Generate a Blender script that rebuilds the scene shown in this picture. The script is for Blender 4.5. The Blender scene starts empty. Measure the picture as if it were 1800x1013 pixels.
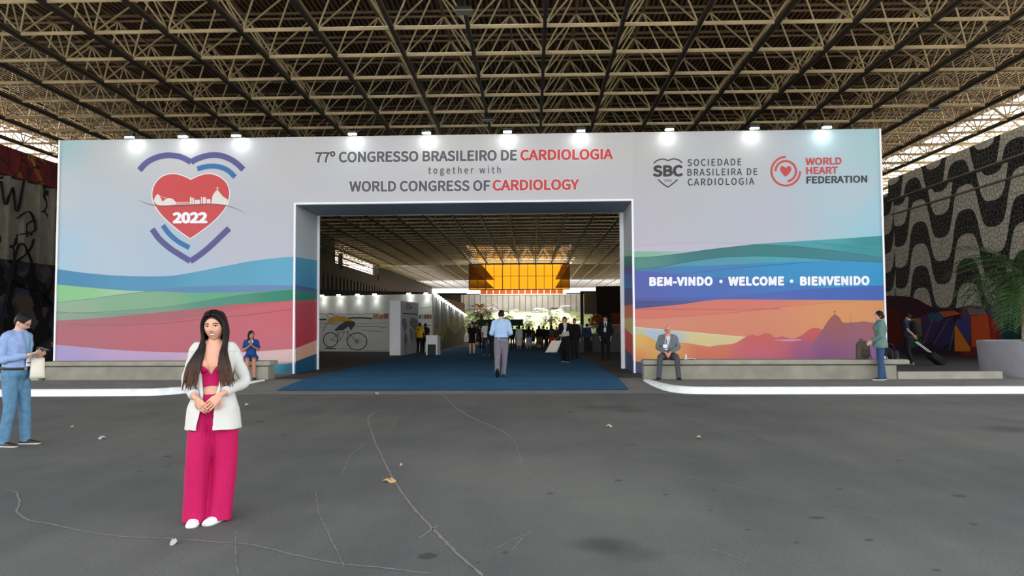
import bpy, bmesh, math, random
import numpy as np
from mathutils import Vector, Matrix

# ------------------------------------------------------------------ camera, light, exposure
SC = bpy.context.scene
COL = SC.collection
FPX, PX, PY, EYE = 1350.0, 900.0, 506.5, 1.53
def cam_axes(a, b, r):
    f = Vector((-math.sin(a)*math.cos(b), math.cos(a)*math.cos(b), math.sin(b)))
    x0 = Vector((math.cos(a), math.sin(a), 0)); y0 = x0.cross(f)
    return x0*math.cos(r)+y0*math.sin(r), -x0*math.sin(r)+y0*math.cos(r), f
CXV, CYV, CFV = cam_axes(math.radians(1.53), math.radians(2.82), math.radians(-.3))
cd = bpy.data.cameras.new('camera'); cam = bpy.data.objects.new('camera', cd); COL.objects.link(cam)
cam.matrix_world = Matrix(((CXV.x, CYV.x, -CFV.x, 0), (CXV.y, CYV.y, -CFV.y, 0), (CXV.z, CYV.z, -CFV.z, EYE), (0, 0, 0, 1)))
cd.sensor_width = 36; cd.lens = FPX*36/1800; cd.clip_end = 1000; cd.clip_start = .05
SC.camera = cam

W = bpy.data.worlds.new('world'); SC.world = W; W.use_nodes = True
wn = W.node_tree.nodes; wl = W.node_tree.links
bg = wn['Background']
tc = wn.new('ShaderNodeTexCoord'); sx = wn.new('ShaderNodeSeparateXYZ'); cr = wn.new('ShaderNodeValToRGB')
wl.new(tc.outputs['Generated'], sx.inputs[0]); wl.new(sx.outputs['Z'], cr.inputs[0]); wl.new(cr.outputs[0], bg.inputs[0])
cr.color_ramp.elements[0].position = 0.0; cr.color_ramp.elements[0].color = (1, .985, .965, 1)
cr.color_ramp.elements[1].position = .8; cr.color_ramp.elements[1].color = (.74, .86, 1, 1)
bg.inputs[1].default_value = 2.6
sd = bpy.data.lights.new('sun', 'SUN'); sun = bpy.data.objects.new('sun', sd); COL.objects.link(sun)
sd.energy = 16; sd.angle = math.radians(.6); sd.color = (1, .93, .82)
sun.rotation_euler = Vector((.15, -.80, -.95)).to_track_quat('-Z', 'Y').to_euler()   # high sun behind the far garden
SC.view_settings.view_transform = 'Standard'; SC.view_settings.look = 'None'
SC.view_settings.gamma = 1; SC.view_settings.use_curve_mapping = False
SC.view_settings.exposure = 0.7

# ------------------------------------------------------------------ helpers
PI = math.pi
def ray(u, v):
    u, v = float(u), float(v)
    return ((u-PX)/FPX*CXV - (v-PY)/FPX*CYV + CFV).normalized()
def on_plane(u, v, p, n):
    d = ray(u, v); o = Vector((0, 0, EYE)); return o + d*((Vector(p)-o).dot(n)/d.dot(n))
def on_z(u, v, z): return on_plane(u, v, (0, 0, z), Vector((0, 0, 1)))
def on_y(u, v, y): return on_plane(u, v, (0, y, 0), Vector((0, 1, 0)))
def on_x(u, v, x): return on_plane(u, v, (x, 0, 0), Vector((1, 0, 0)))
def lin(c):
    return tuple((v/255/12.92 if v/255 <= .04045 else ((v/255+.055)/1.055)**2.4) for v in c)

MATS = {}
def mat(name, rgb, rough=.7, metal=0, noise=0, nscale=6, bump=0, bscale=40, spec=.4, detail=4, emit=None, estr=0, alpha=1):
    """rgb are sRGB 0-255"""
    if name in MATS: return MATS[name]
    m = bpy.data.materials.new(name); m.use_nodes = True
    nt = m.node_tree; b = nt.nodes['Principled BSDF']
    c = (*lin(rgb), 1)
    b.inputs['Base Color'].default_value = c
    b.inputs['Roughness'].default_value = rough; b.inputs['Metallic'].default_value = metal
    b.inputs['Specular IOR Level'].default_value = spec
    if noise:
        t = nt.nodes.new('ShaderNodeTexCoord'); n = nt.nodes.new('ShaderNodeTexNoise')
        n.inputs['Scale'].default_value = nscale; n.inputs['Detail'].default_value = detail
        nt.links.new(t.outputs['Object'], n.inputs['Vector'])
        r = nt.nodes.new('ShaderNodeValToRGB')
        r.color_ramp.elements[0].position = .3; r.color_ramp.elements[1].position = .7
        r.color_ramp.elements[0].color = tuple(max(0, v*(1-noise)) for v in c[:3])+(1,)
        r.color_ramp.elements[1].color = tuple(min(1, v*(1+noise)) for v in c[:3])+(1,)
        nt.links.new(n.outputs['Fac'], r.inputs[0]); nt.links.new(r.outputs[0], b.inputs['Base Color'])
    if bump:
        t = nt.nodes.new('ShaderNodeTexCoord'); n = nt.nodes.new('ShaderNodeTexNoise')
        n.inputs['Scale'].default_value = bscale; n.inputs['Detail'].default_value = 3
        nt.links.new(t.outputs['Object'], n.inputs['Vector'])
        bp = nt.nodes.new('ShaderNodeBump'); bp.inputs['Strength'].default_value = bump; bp.inputs['Distance'].default_value = .02
        nt.links.new(n.outputs['Fac'], bp.inputs['Height']); nt.links.new(bp.outputs[0], b.inputs['Normal'])
    if emit:
        b.inputs['Emission Color'].default_value = (*lin(emit), 1); b.inputs['Emission Strength'].default_value = estr
    MATS[name] = m
    return m
def vcol_mat(name, rough=.6, spec=.3, attr='Col'):
    if name in MATS: return MATS[name]
    m = bpy.data.materials.new(name); m.use_nodes = True; nt = m.node_tree; b = nt.nodes['Principled BSDF']
    a = nt.nodes.new('ShaderNodeVertexColor'); a.layer_name = attr
    nt.links.new(a.outputs['Color'], b.inputs['Base Color'])
    b.inputs['Roughness'].default_value = rough; b.inputs['Specular IOR Level'].default_value = spec
    MATS[name] = m
    return m

class MB:
    """collects polygons and links them as one mesh object"""
    def __init__(s): s.v = []; s.f = []; s.c = []
    def poly(s, pts, col=None):
        n = len(s.v); s.v += [tuple(p) for p in pts]; s.f.append(tuple(range(n, n+len(pts))))
        s.c += [col]*len(pts)
    def grid(s, rows, closed=False, cols=None):
        """rows: list of equal-length point lists"""
        n = len(s.v); w = len(rows[0])
        for i, r in enumerate(rows):
            s.v += [tuple(p) for p in r]; s.c += (cols[i] if cols else [None]*w)
        for i in range(len(rows)-1):
            for j in range(w if closed else w-1):
                k = (j+1) % w
                s.f.append((n+i*w+j, n+i*w+k, n+(i+1)*w+k, n+(i+1)*w+j))
    def box(s, x0, x1, y0, y1, z0, z1):
        p = [(x0,y0,z0),(x1,y0,z0),(x1,y1,z0),(x0,y1,z0),(x0,y0,z1),(x1,y0,z1),(x1,y1,z1),(x0,y1,z1)]
        n = len(s.v); s.v += p; s.c += [None]*8
        for f in ((0,3,2,1),(4,5,6,7),(0,1,5,4),(1,2,6,5),(2,3,7,6),(3,0,4,7)): s.f.append(tuple(n+i for i in f))
    def obox(s, c, ax, ay, az):
        """oriented box: centre and three half vectors"""
        c, ax, ay, az = map(Vector, (c, ax, ay, az)); n = len(s.v)
        for q in ((-1,-1,-1),(1,-1,-1),(1,1,-1),(-1,1,-1),(-1,-1,1),(1,-1,1),(1,1,1),(-1,1,1)):
            s.v.append(tuple(c+ax*q[0]+ay*q[1]+az*q[2])); s.c.append(None)
        for f in ((0,3,2,1),(4,5,6,7),(0,1,5,4),(1,2,6,5),(2,3,7,6),(3,0,4,7)): s.f.append(tuple(n+i for i in f))
    def bar(s, a, b, r, n=6, cap=True):
        a, b = Vector(a), Vector(b); d = (b-a).normalized()
        u = d.cross(Vector((0, 0, 1)) if abs(d.z) < .9 else Vector((1, 0, 0))).normalized(); w = d.cross(u)
        ring = [[p+(u*math.cos(2*PI*i/n)+w*math.sin(2*PI*i/n))*r for i in range(n)] for p in (a, b)]
        k = len(s.v); s.grid(ring, True)
        if cap: s.f.append(tuple(range(k, k+n))); s.f.append(tuple(range(k+2*n-1, k+n-1, -1)))
    def tube(s, pts, rad, n=8, flat=1.0, cap=True):
        pts = [Vector(p) for p in pts]
        rad = rad if isinstance(rad, (list, tuple)) else [rad]*len(pts)
        rows = []; up = None
        for i, p in enumerate(pts):
            d = (pts[min(i+1, len(pts)-1)]-pts[max(i-1, 0)]).normalized()
            if up is None: up = d.cross(Vector((0, 0, 1)) if abs(d.z) < .9 else Vector((0, 1, 0))).normalized()
            u = (up-d*up.dot(d)).normalized(); up = u; w = d.cross(u)
            rows.append([p+(u*math.cos(2*PI*k/n)+w*flat*math.sin(2*PI*k/n))*rad[i] for k in range(n)])
        k = len(s.v); s.grid(rows, True)
        if cap: s.f.append(tuple(range(k+n-1, k-1, -1))); e = len(s.v)-n; s.f.append(tuple(range(e, e+n)))
    def build(s, name, m, parent=None, smooth=False, colors=False):
        me = bpy.data.meshes.new(name); me.from_pydata(s.v, [], s.f); me.update()
        if colors:
            ca = me.color_attributes.new('Col', 'FLOAT_COLOR', 'POINT')
            ca.data.foreach_set('color', np.array([(*(c or (.5,.5,.5)), 1) for c in s.c], dtype=np.float32).ravel())
        if m is not None: me.materials.append(m)
        if smooth: me.polygons.foreach_set('use_smooth', [True]*len(me.polygons))
        o = bpy.data.objects.new(name, me); COL.objects.link(o)
        if parent: o.parent = parent
        return o
def tag(o, label=None, cat=None, group=None, kind=None):
    if label: o['label'] = label
    if cat: o['category'] = cat
    if group: o['group'] = group
    if kind: o['kind'] = kind
    return o
def thing(name, label, cat, loc=(0,0,0), rz=0, group=None):
    o = bpy.data.objects.new(name, None); COL.objects.link(o); o.location = loc; o.rotation_euler = (0, 0, rz)
    o.empty_display_size = .2
    return tag(o, label, cat, group)
def struct(o, label=None):
    o['kind'] = 'structure'
    if label: o['label'] = label
    return o
def copy_tree(o, parent=None):
    c = o.copy(); COL.objects.link(c)
    if parent: c.parent = parent
    for ch in list(o.children): copy_tree(ch, c)
    return c
def spline(pts, n=12, closed=False):
    """Catmull-Rom through 2D/3D tuples"""
    P = [np.array(p, float) for p in pts]; out = []
    m = len(P); rng = range(m if closed else m-1)
    for i in rng:
        p0 = P[(i-1) % m] if closed or i > 0 else 2*P[0]-P[1]
        p1 = P[i]; p2 = P[(i+1) % m]
        p3 = P[(i+2) % m] if closed or i+2 < m else 2*P[-1]-P[-2]
        for k in range(n):
            t = k/n
            out.append(.5*((2*p1)+(-p0+p2)*t+(2*p0-5*p1+4*p2-p3)*t*t+(-p0+3*p1-3*p2+p3)*t**3))
    if not closed: out.append(P[-1])
    return out

# ------------------------------------------------------------------ materials of the place
def asphalt_mat():
    m = bpy.data.materials.new('asphalt'); m.use_nodes = True; nt = m.node_tree; b = nt.nodes['Principled BSDF']; L = nt.links.new
    t = nt.nodes.new('ShaderNodeTexCoord')
    def noise(sc, det, rough=.6):
        n = nt.nodes.new('ShaderNodeTexNoise'); n.inputs['Scale'].default_value = sc; n.inputs['Detail'].default_value = det
        n.inputs['Roughness'].default_value = rough; L(t.outputs['Object'], n.inputs['Vector']); return n
    big = noise(.22, 5); r1 = nt.nodes.new('ShaderNodeValToRGB'); L(big.outputs['Fac'], r1.inputs[0])
    e = r1.color_ramp.elements; e[0].position = .35; e[0].color = (*lin((90, 91, 90)), 1); e[1].position = .68; e[1].color = (*lin((114, 114, 108)), 1)
    fine = noise(45, 6, .8); r2 = nt.nodes.new('ShaderNodeValToRGB'); L(fine.outputs['Fac'], r2.inputs[0])
    e = r2.color_ramp.elements; e[0].position = .3; e[0].color = (.72, .72, .72, 1); e[1].position = .72; e[1].color = (1.25, 1.25, 1.25, 1)
    mx = nt.nodes.new('ShaderNodeMix'); mx.data_type = 'RGBA'; mx.blend_type = 'MULTIPLY'; mx.inputs[0].default_value = 1
    L(r1.outputs[0], mx.inputs[6]); L(r2.outputs[0], mx.inputs[7])
    # faint lengthwise wear streaks
    mp = nt.nodes.new('ShaderNodeMapping'); mp.inputs['Scale'].default_value = (.9, .15, 1); mp.inputs['Rotation'].default_value = (0, 0, .35)
    L(t.outputs['Object'], mp.inputs[0]); st = nt.nodes.new('ShaderNodeTexNoise'); st.inputs['Scale'].default_value = 2.2; st.inputs['Detail'].default_value = 5
    L(mp.outputs[0], st.inputs['Vector']); r3 = nt.nodes.new('ShaderNodeValToRGB'); L(st.outputs['Fac'], r3.inputs[0])
    e = r3.color_ramp.elements; e[0].position = .3; e[0].color = (.88, .88, .88, 1); e[1].position = .7; e[1].color = (1.08, 1.08, 1.08, 1)
    m2 = nt.nodes.new('ShaderNodeMix'); m2.data_type = 'RGBA'; m2.blend_type = 'MULTIPLY'; m2.inputs[0].default_value = 1
    L(mx.outputs[2], m2.inputs[6]); L(r3.outputs[0], m2.inputs[7]); L(m2.outputs[2], b.inputs['Base Color'])
    # oil stains, worn patches, a broad darker spot by the woman's feet: (x, y, half width, half depth, darkening)
    src = m2.outputs[2]
    for sx_, sy_, rx, ry, dk in [(0.46, 5.46, 0.28, 0.23, 0.42), (6.95, 11.36, 0.59, 0.5, 0.4), (1.41, 14.51, 0.64, 0.51, 0.3), (1.76, 13.92, 0.46, 0.38, 0.3), (-0.71, 5.18, 0.06, 0.06, 0.5), (0.37, 7.05, 1.36, 1.44, -0.1), (-0.26, 9.19, 2.59, 2.45, -0.12), (-2.28, 5.86, 0.74, 0.83, 0.14), (0.69, 5.23, 0.23, 0.19, 0.22)]:
        mp = nt.nodes.new('ShaderNodeMapping'); mp.inputs['Location'].default_value = (-sx_/rx, -sy_/ry, 0); mp.inputs['Scale'].default_value = (1/rx, 1/ry, 0)
        L(t.outputs['Object'], mp.inputs[0]); ln = nt.nodes.new('ShaderNodeVectorMath'); ln.operation = 'LENGTH'; L(mp.outputs[0], ln.inputs[0])
        ad = nt.nodes.new('ShaderNodeMath'); ad.operation = 'MULTIPLY_ADD'; ad.inputs[1].default_value = 1.1; L(st.outputs['Fac'], ad.inputs[0]); L(ln.outputs['Value'], ad.inputs[2])
        mr = nt.nodes.new('ShaderNodeMapRange'); mr.interpolation_type = 'SMOOTHSTEP'; mr.inputs[1].default_value = .75; mr.inputs[2].default_value = 1.75; mr.inputs[3].default_value = 1-dk; mr.inputs[4].default_value = 1; L(ad.outputs[0], mr.inputs[0])
        mm = nt.nodes.new('ShaderNodeVectorMath'); mm.operation = 'SCALE'; L(src, mm.inputs[0]); L(mr.outputs[0], mm.inputs['Scale']); src = mm.outputs[0]
    L(src, b.inputs['Base Color'])
    bp = nt.nodes.new('ShaderNodeBump'); bp.inputs['Strength'].default_value = .35; bp.inputs['Distance'].default_value = .01
    L(fine.outputs['Fac'], bp.inputs['Height']); L(bp.outputs[0], b.inputs['Normal'])
    b.inputs['Roughness'].default_value = .88; b.inputs['Specular IOR Level'].default_value = .25
    return m
M_ASPH = asphalt_mat()
M_PAVE = mat('pavement_concrete', (120, 118, 114), .9, noise=.14, nscale=1.3, bump=.2, bscale=30)
M_HALL = mat('hall_floor', (60, 58, 56), .8, noise=.18, nscale=.7, bump=.15, bscale=30)
M_KERB = mat('kerb_whitewash', (238, 242, 242), .8, noise=.10, nscale=5, bump=.5, bscale=14)
M_CONC = mat('bench_concrete', (138, 136, 122), .85, noise=.16, nscale=2.2, bump=.35, bscale=22)
M_CONC2 = mat('bench_slab_concrete', (150, 147, 134), .85, noise=.14, nscale=3, bump=.3, bscale=25)
M_BEIGE = mat('beige_tube_paint', (212, 190, 146), .5, noise=.12, nscale=1.5)
M_BEIGE2 = mat('shaded_tube_paint', (128, 108, 82), .6, noise=.15, nscale=1.5)  # long and upper tubes: their shade is put into this browner colour
M_BEIGE3 = mat('bracing_paint', (196, 176, 136), .55, noise=.15, nscale=1.5)
M_TRACK = mat('dark_fitting', (38, 34, 32), .6)
M_DECK = mat('roof_sheet', (116, 94, 71), .6, noise=.15, nscale=.6)
M_WHITE = mat('white_panel', (232, 234, 238), .6, noise=.03, nscale=1)
M_CARPET = mat('blue_carpet', (50, 96, 130), 1.0, noise=.12, nscale=1.2, bump=.3, bscale=120, spec=.1)
M_BLACK = mat('black_metal', (24, 24, 25), .5)
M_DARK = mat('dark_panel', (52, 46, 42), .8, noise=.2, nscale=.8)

# ------------------------------------------------------------------ the ground
def hall_z(y): return .15 if y < 28 else .15-(y-28)*.0114
m = MB(); m.box(-60, 60, -30, 17.6, -.3, 0)
road = struct(m.build('road', M_ASPH))
m = MB(); m.box(-400, 400, -60, 400, -2.0, -1.5)
struct(m.build('terrain', mat('far_ground', (186, 180, 168), 1, noise=.15, nscale=.05)), 'ground outside the hall')
def kerb_island(name, outline, inner, label):
    """raised pavement slab with a whitewashed kerb along `outline` (front, road side)"""
    m = MB(); m.poly([(x, y, .15) for x, y in inner])
    o = struct(m.build(name, M_PAVE), label)
    k = MB(); pts = spline(outline, 10); rows = []
    for i, p in enumerate(pts):
        d = pts[min(i+1, len(pts)-1)]-pts[max(i-1, 0)]; d = d/np.linalg.norm(d); nrm = np.array((-d[1], d[0]))
        q = p+nrm*.16
        rows.append([(p[0]-nrm[0]*.02, p[1]-nrm[1]*.02, -.02), (p[0], p[1], .13), (p[0]+nrm[0]*.03, p[1]+nrm[1]*.03, .155), (q[0], q[1], .155), (q[0], q[1], .0)])
    k.grid(rows); kb = k.build('kerb', M_KERB, o, True)
    kb['label'] = 'whitewashed kerb face'
    return o
lo = [(-40, 16.95), (-25, 17.0), (-12, 17.05), (-9.2, 17.12), (-8.4, 17.3), (-7.7, 18.2), (-7.2, 19.2), (-7.0, 20.0)]
kerb_island('pavement_left', lo, [(-40, 17.0), (-25, 17.05), (-12, 17.1), (-9.2, 17.2), (-8.4, 17.4), (-7.7, 18.3), (-7.2, 19.3), (-7.0, 20.1), (-7.0, 24), (-40, 24)], 'raised pavement in front of the left bench')
ro = [(2.8, 19.75), (2.84, 19.1), (2.92, 18.4), (3.08, 17.75), (3.4, 17.32), (3.9, 17.17), (4.7, 17.13), (6.5, 17.1), (9, 17.08), (13, 17.05), (20, 17.02), (30, 17.0)]
kerb_island('pavement_right', ro, [(2.85, 19.9), (2.88, 19.1), (2.95, 18.3), (3.16, 17.85), (3.45, 17.42), (3.95, 17.26), (4.7, 17.22), (12, 17.14), (30, 17.09), (30, 20.2), (2.85, 20.2)], 'raised pavement in front of the right bench')
# ramp between the kerbs, then the hall floor that falls gently towards the back
m = MB(); ys = [17.4, 18.2, 19, 20.3, 28, 40, 60, 80, 98, 116]
zz = lambda y: .0 if y <= 17.4 else (.15*(y-17.4)/(20.3-17.4) if y < 20.3 else hall_z(y))
m.grid([[(x, y, zz(y)) for x in (-8.5, 4)] for y in ys[:4]])
ramp = struct(m.build('ramp', M_PAVE), 'concrete ramp between the two kerbs')
m = MB(); m.grid([[(x, y, zz(y)-.004) for x in (-26, -9, 4, 24)] for y in ys[3:]])
floor = struct(m.build('floor', M_HALL))
m = MB(); m.grid([[(x, y, zz(y)+.012) for x in np.linspace(-6.05, 2.22, 6)] for y in [17.95]+ys[1:4]+list(np.linspace(22, 66, 16))])
carpet = tag(m.build('carpet', M_CARPET), 'long blue carpet running from the road into the hall', 'carpet')

# ------------------------------------------------------------------ the roof: space frame under a ribbed sheet roof
Z0, S, HF = 10.53, 2.29, 1.75
XI = [.42+S*k for k in range(-12, 12)]          # long chords
YJ = [22.66+S*(k) for k in range(-3, 40)]       # cross chords
YF = [22.66+S*(k) for k in range(40, 71)]       # cross chords beside the end court
roof = thing('roof_space_frame', None, None); struct(roof, 'beige tubular space frame carrying the roof')
x0, x1, y0, y1 = XI[0], XI[-1], YJ[0], YJ[-1]
for j, y in enumerate(YJ):
    m = MB(); m.bar((x0, y, Z0), (x1, y, Z0), .062, 8); m.build('cross_chord', M_BEIGE, roof, True)
for x in XI:
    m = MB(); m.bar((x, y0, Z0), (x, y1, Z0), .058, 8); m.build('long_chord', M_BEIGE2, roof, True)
    m = MB(); m.box(x-.05, x+.05, y0, y1, Z0-.15, Z0-.065); m.build('shade_conduit', M_TRACK, roof)  # real tray under some chords; added under all to darken their shaded underside
m = MB(); xa, xb = -9.2, 5.4
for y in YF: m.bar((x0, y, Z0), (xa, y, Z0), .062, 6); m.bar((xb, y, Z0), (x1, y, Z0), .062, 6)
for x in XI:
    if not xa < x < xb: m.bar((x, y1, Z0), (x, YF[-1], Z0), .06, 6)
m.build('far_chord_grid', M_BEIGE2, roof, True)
m = MB(); u = MB()
for j, y in enumerate(YJ):
    for i, x in enumerate(XI):
        for dx in (-1, 1):
            for dy in (-1, 1):
                X, Y = x+dx*S/2, y+dy*S/2
                if XI[0]-S < X < XI[-1]+S and YJ[0]-S < Y < YJ[-1]+S:
                    m.bar((x, y, Z0), (X, Y, Z0+HF), .032, 5, False)
for j in range(len(YJ)+1):
    y = YJ[0]+S*(j-.5); u.bar((x0-S/2, y, Z0+HF), (x1+S/2, y, Z0+HF), .045, 6, False)
for i in range(len(XI)+1):
    x = XI[0]+S*(i-.5); u.bar((x, y0-S/2, Z0+HF), (x, y1+S/2, Z0+HF), .045, 6, False)
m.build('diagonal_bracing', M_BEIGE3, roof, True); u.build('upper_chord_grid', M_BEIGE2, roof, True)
m = MB()                                         # purlins under the sheets
yy = YJ[0]-S/2
while yy < YJ[-1]:
    m.box(XI[0]-1, 23.6, yy-.025, yy+.025, Z0+HF+.14, Z0+HF+.23); yy += S
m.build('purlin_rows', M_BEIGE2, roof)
def sheet(name, xa, xb, ya, yb, z, pitch=.19, hgt=.13):
    m = MB(); prof = []; x = xa
    while x < xb:
        prof += [(x, z), (x+pitch*.36, z), (x+pitch*.42, z+hgt), (x+pitch*.90, z+hgt), (x+pitch*.96, z)]; x += pitch
    m.grid([[(a, ya, b) for a, b in prof], [(a, yb, b) for a, b in prof]])
    return struct(m.build(name, M_DECK))
DZ = Z0+HF+.24
ceil = sheet('ceiling', -28.5, 23.6, -4, 104, DZ)
for a_, b_ in ((-28.5, -9.2), (5.4, 23.6)): sheet('ceiling', a_, b_, 104, 184, DZ)
ceil['label'] = 'ribbed brown sheet roof over the drive and the hall'

for i, (x, y) in enumerate(((XI[11]+.02, 20.95), (XI[11]+.02, 32.3), (XI[19], 31.6))):
    t = thing('roof_light', 'small unlit louvred light under a roof beam, '+('at the top edge near the centre', 'above the word CONGRESSO', 'above the right end of the arch')[i], 'roof light', (x, y, Z0-.22), 0, 'unlit lights under the roof beams')
    m = MB(); m.box(-.22, .22, -.16, .16, -.02, .07); m.build('housing', M_TRACK, t)
    m = MB(); [m.box(-.24, .24, q-.012, q+.012, -.06, -.02) for q in np.linspace(-.15, .15, 6)]; m.build('louvre_slats', mat('louvre_grey', (120, 116, 108), .5), t)
# ------------------------------------------------------------------ side walls
def mosaic_mat():
    m = bpy.data.materials.new('wave_mosaic'); m.use_nodes = True; nt = m.node_tree; b = nt.nodes['Principled BSDF']; L = nt.links.new
    t = nt.nodes.new('ShaderNodeTexCoord'); s = nt.nodes.new('ShaderNodeSeparateXYZ'); L(t.outputs['Object'], s.inputs[0])
    def mth(op, a, b_=None):
        n = nt.nodes.new('ShaderNodeMath'); n.operation = op
        for i, q in enumerate((a, b_)):
            if q is None: continue
            if isinstance(q, (int, float)): n.inputs[i].default_value = q
            else: L(q, n.inputs[i])
        return n.outputs[0]
    ph = mth('MULTIPLY', mth('SUBTRACT', s.outputs['Y'], 36.15), 2*PI/4.3)   # crest of the waves
    c = mth('COSINE', ph); w = mth('MULTIPLY', mth('TANH', mth('MULTIPLY', c, 2.0)), 1.12/.964)
    f = mth('FRACT', mth('DIVIDE', mth('ADD', mth('SUBTRACT', s.outputs['Z'], w), 20.72), 2.3))
    black = mth('LESS_THAN', f, .5)
    cmb = nt.nodes.new('ShaderNodeCombineXYZ'); L(s.outputs['Y'], cmb.inputs[0]); L(s.outputs['Z'], cmb.inputs[1])
    v = nt.nodes.new('ShaderNodeTexVoronoi'); v.feature = 'DISTANCE_TO_EDGE'; v.voronoi_dimensions = '2D'; v.inputs['Scale'].default_value = 4.3
    L(cmb.outputs[0], v.inputs['Vector'])
    v2 = nt.nodes.new('ShaderNodeTexVoronoi'); v2.voronoi_dimensions = '2D'; v2.inputs['Scale'].default_value = 4.3; L(cmb.outputs[0], v2.inputs['Vector'])
    joint = mth('LESS_THAN', v.outputs['Distance'], .040)
    hsv = nt.nodes.new('ShaderNodeSeparateColor'); L(v2.outputs['Color'], hsv.inputs[0])
    def mix(fac, a, bb, typ='MIX'):
        n = nt.nodes.new('ShaderNodeMix'); n.data_type = 'RGBA'; n.blend_type = typ; L(fac, n.inputs[0]) if not isinstance(fac, (int, float)) else setattr(n.inputs[0], 'default_value', fac)
        for i, q in ((6, a), (7, bb)):
            if isinstance(q, tuple): n.inputs[i].default_value = (*lin(q), 1)
            else: L(q, n.inputs[i])
        return n.outputs[2]
    stone_w = mix(hsv.outputs[0], (226, 220, 202), (246, 240, 224)); stone_b = mix(hsv.outputs[1], (20, 21, 23), (40, 41, 43))
    stone = mix(black, stone_w, stone_b); jc = mix(black, (58, 52, 46), (146, 142, 132))
    L(mix(joint, stone, jc), b.inputs['Base Color'])
    bp = nt.nodes.new('ShaderNodeBump'); bp.inputs['Strength'].default_value = .5; bp.inputs['Distance'].default_value = .03
    L(v.outputs['Distance'], bp.inputs['Height']); L(bp.outputs[0], b.inputs['Normal'])
    b.inputs['Roughness'].default_value = .7
    return m
M_MOS = mosaic_mat()
m = MB(); m.box(20.2, 20.9, 26, 43.2, -.2, 9.55)
wr = struct(m.build('wall_right', M_MOS), 'black and white wave mosaic wall')
m = MB(); m.box(19.92, 20.25, 26, 43.2, 8.42, 9.55); m.build('parapet_band', M_MOS, wr)
m = MB(); m.box(19.85, 20.25, 26, 43.2, 8.36, 8.42); m.box(20.02, 20.25, 26, 43.2, 7.6, 7.66); m.build('ledge', M_CONC2, wr)
m = MB(); m.box(21.4, 22, 50, 184, -.9, 12.4); m.box(21.4, 22, 43.2, 50, -.9, 9.4); m.box(20.9, 21.4, 43.2, 43.5, -.2, 9.4)
struct(m.build('wall_right', M_MOS), 'set back stretch of the mosaic wall')

def graffiti_mat(name, base, ink, scale, thick, second=None, lowdark=None):
    m = bpy.data.materials.new(name); m.use_nodes = True; nt = m.node_tree; b = nt.nodes['Principled BSDF']; L = nt.links.new
    t = nt.nodes.new('ShaderNodeTexCoord'); n = nt.nodes.new('ShaderNodeTexNoise'); n.inputs['Scale'].default_value = .7; n.inputs['Detail'].default_value = 3
    L(t.outputs['Object'], n.inputs['Vector'])
    ad = nt.nodes.new('ShaderNodeVectorMath'); ad.operation = 'MULTIPLY_ADD'; ad.inputs[1].default_value = (1.6, 1.6, 1.6)
    L(n.outputs['Color'], ad.inputs[0]); L(t.outputs['Object'], ad.inputs[2])
    v = nt.nodes.new('ShaderNodeTexVoronoi'); v.feature = 'DISTANCE_TO_EDGE'; v.inputs['Scale'].default_value = scale; L(ad.outputs[0], v.inputs['Vector'])
    r = nt.nodes.new('ShaderNodeMath'); r.operation = 'LESS_THAN'; r.inputs[1].default_value = thick; L(v.outputs['Distance'], r.inputs[0])
    n2 = nt.nodes.new('ShaderNodeTexNoise'); n2.inputs['Scale'].default_value = .45; n2.inputs['Detail'].default_value = 6; n2.inputs['Distortion'].default_value = 1.2
    L(t.outputs['Object'], n2.inputs['Vector'])
    cr = nt.nodes.new('ShaderNodeValToRGB'); L(n2.outputs['Fac'], cr.inputs[0]); e = cr.color_ramp.elements
    cols = [base]+(second or []); pos = np.linspace(.38, .66, len(cols))
    e[0].position = .36; e[0].color = (*lin(cols[0]), 1); e[1].position = pos[-1] if len(cols) > 1 else .7; e[1].color = (*lin(cols[-1] if len(cols) > 1 else tuple(c*1.2 for c in base)), 1)
    for p, c in list(zip(pos, cols))[1:-1]: q = e.new(p); q.color = (*lin(c), 1)
    if len(cols) > 2: cr.color_ramp.interpolation = 'EASE'
    mx = nt.nodes.new('ShaderNodeMix'); mx.data_type = 'RGBA'; L(r.outputs[0], mx.inputs[0]); L(cr.outputs[0], mx.inputs[6]); mx.inputs[7].default_value = (*lin(ink), 1)
    L(mx.outputs[2], b.inputs['Base Color']); b.inputs['Roughness'].default_value = .8
    return m
M_GR1 = graffiti_mat('graffiti_concrete', (138, 131, 121), (24, 22, 24), .38, .03, [(160, 152, 140)])
M_GR2 = graffiti_mat('graffiti_blue', (38, 44, 66), (14, 13, 16), .5, .09, [(52, 50, 60), (98, 84, 78), (48, 58, 92)])
M_GR3 = graffiti_mat('graffiti_red', (96, 26, 34), (58, 18, 26), 1.4, .05, [(118, 34, 40), (190, 160, 60)])
M_BROWN = mat('brown_wall_paint', (72, 47, 35), .8, noise=.15, nscale=.5)
XL = -23.6
m = MB(); m.box(XL-.7, XL, 20, 46, 4.6, 8.35)
wl_ = struct(m.build('wall_left', M_GR1), 'graffiti covered finned concrete wall')
m = MB(); m.box(XL-.7, XL+.15, 20, 46, -.2, 4.6); m.build('lower_wall', M_GR2, wl_)
m = MB(); m.box(XL-.7, XL+.35, 20, 46, 8.35, 9.6); m.build('red_fascia', M_GR3, wl_)['label'] = 'red painted fascia along the wall top'
y = 20.5
for k in range(23):
    m = MB(); m.box(XL, XL+.28, y-.07, y+.07, 4.6, 8.35); m.build('fin', M_CONC, wl_); y += 1.08
m = MB(); m.box(XL-.7, XL, 46, 184, -1.2, 9.2)
wl2 = struct(m.build('wall_left', M_BROWN), 'brown upper wall inside the hall')
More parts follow.
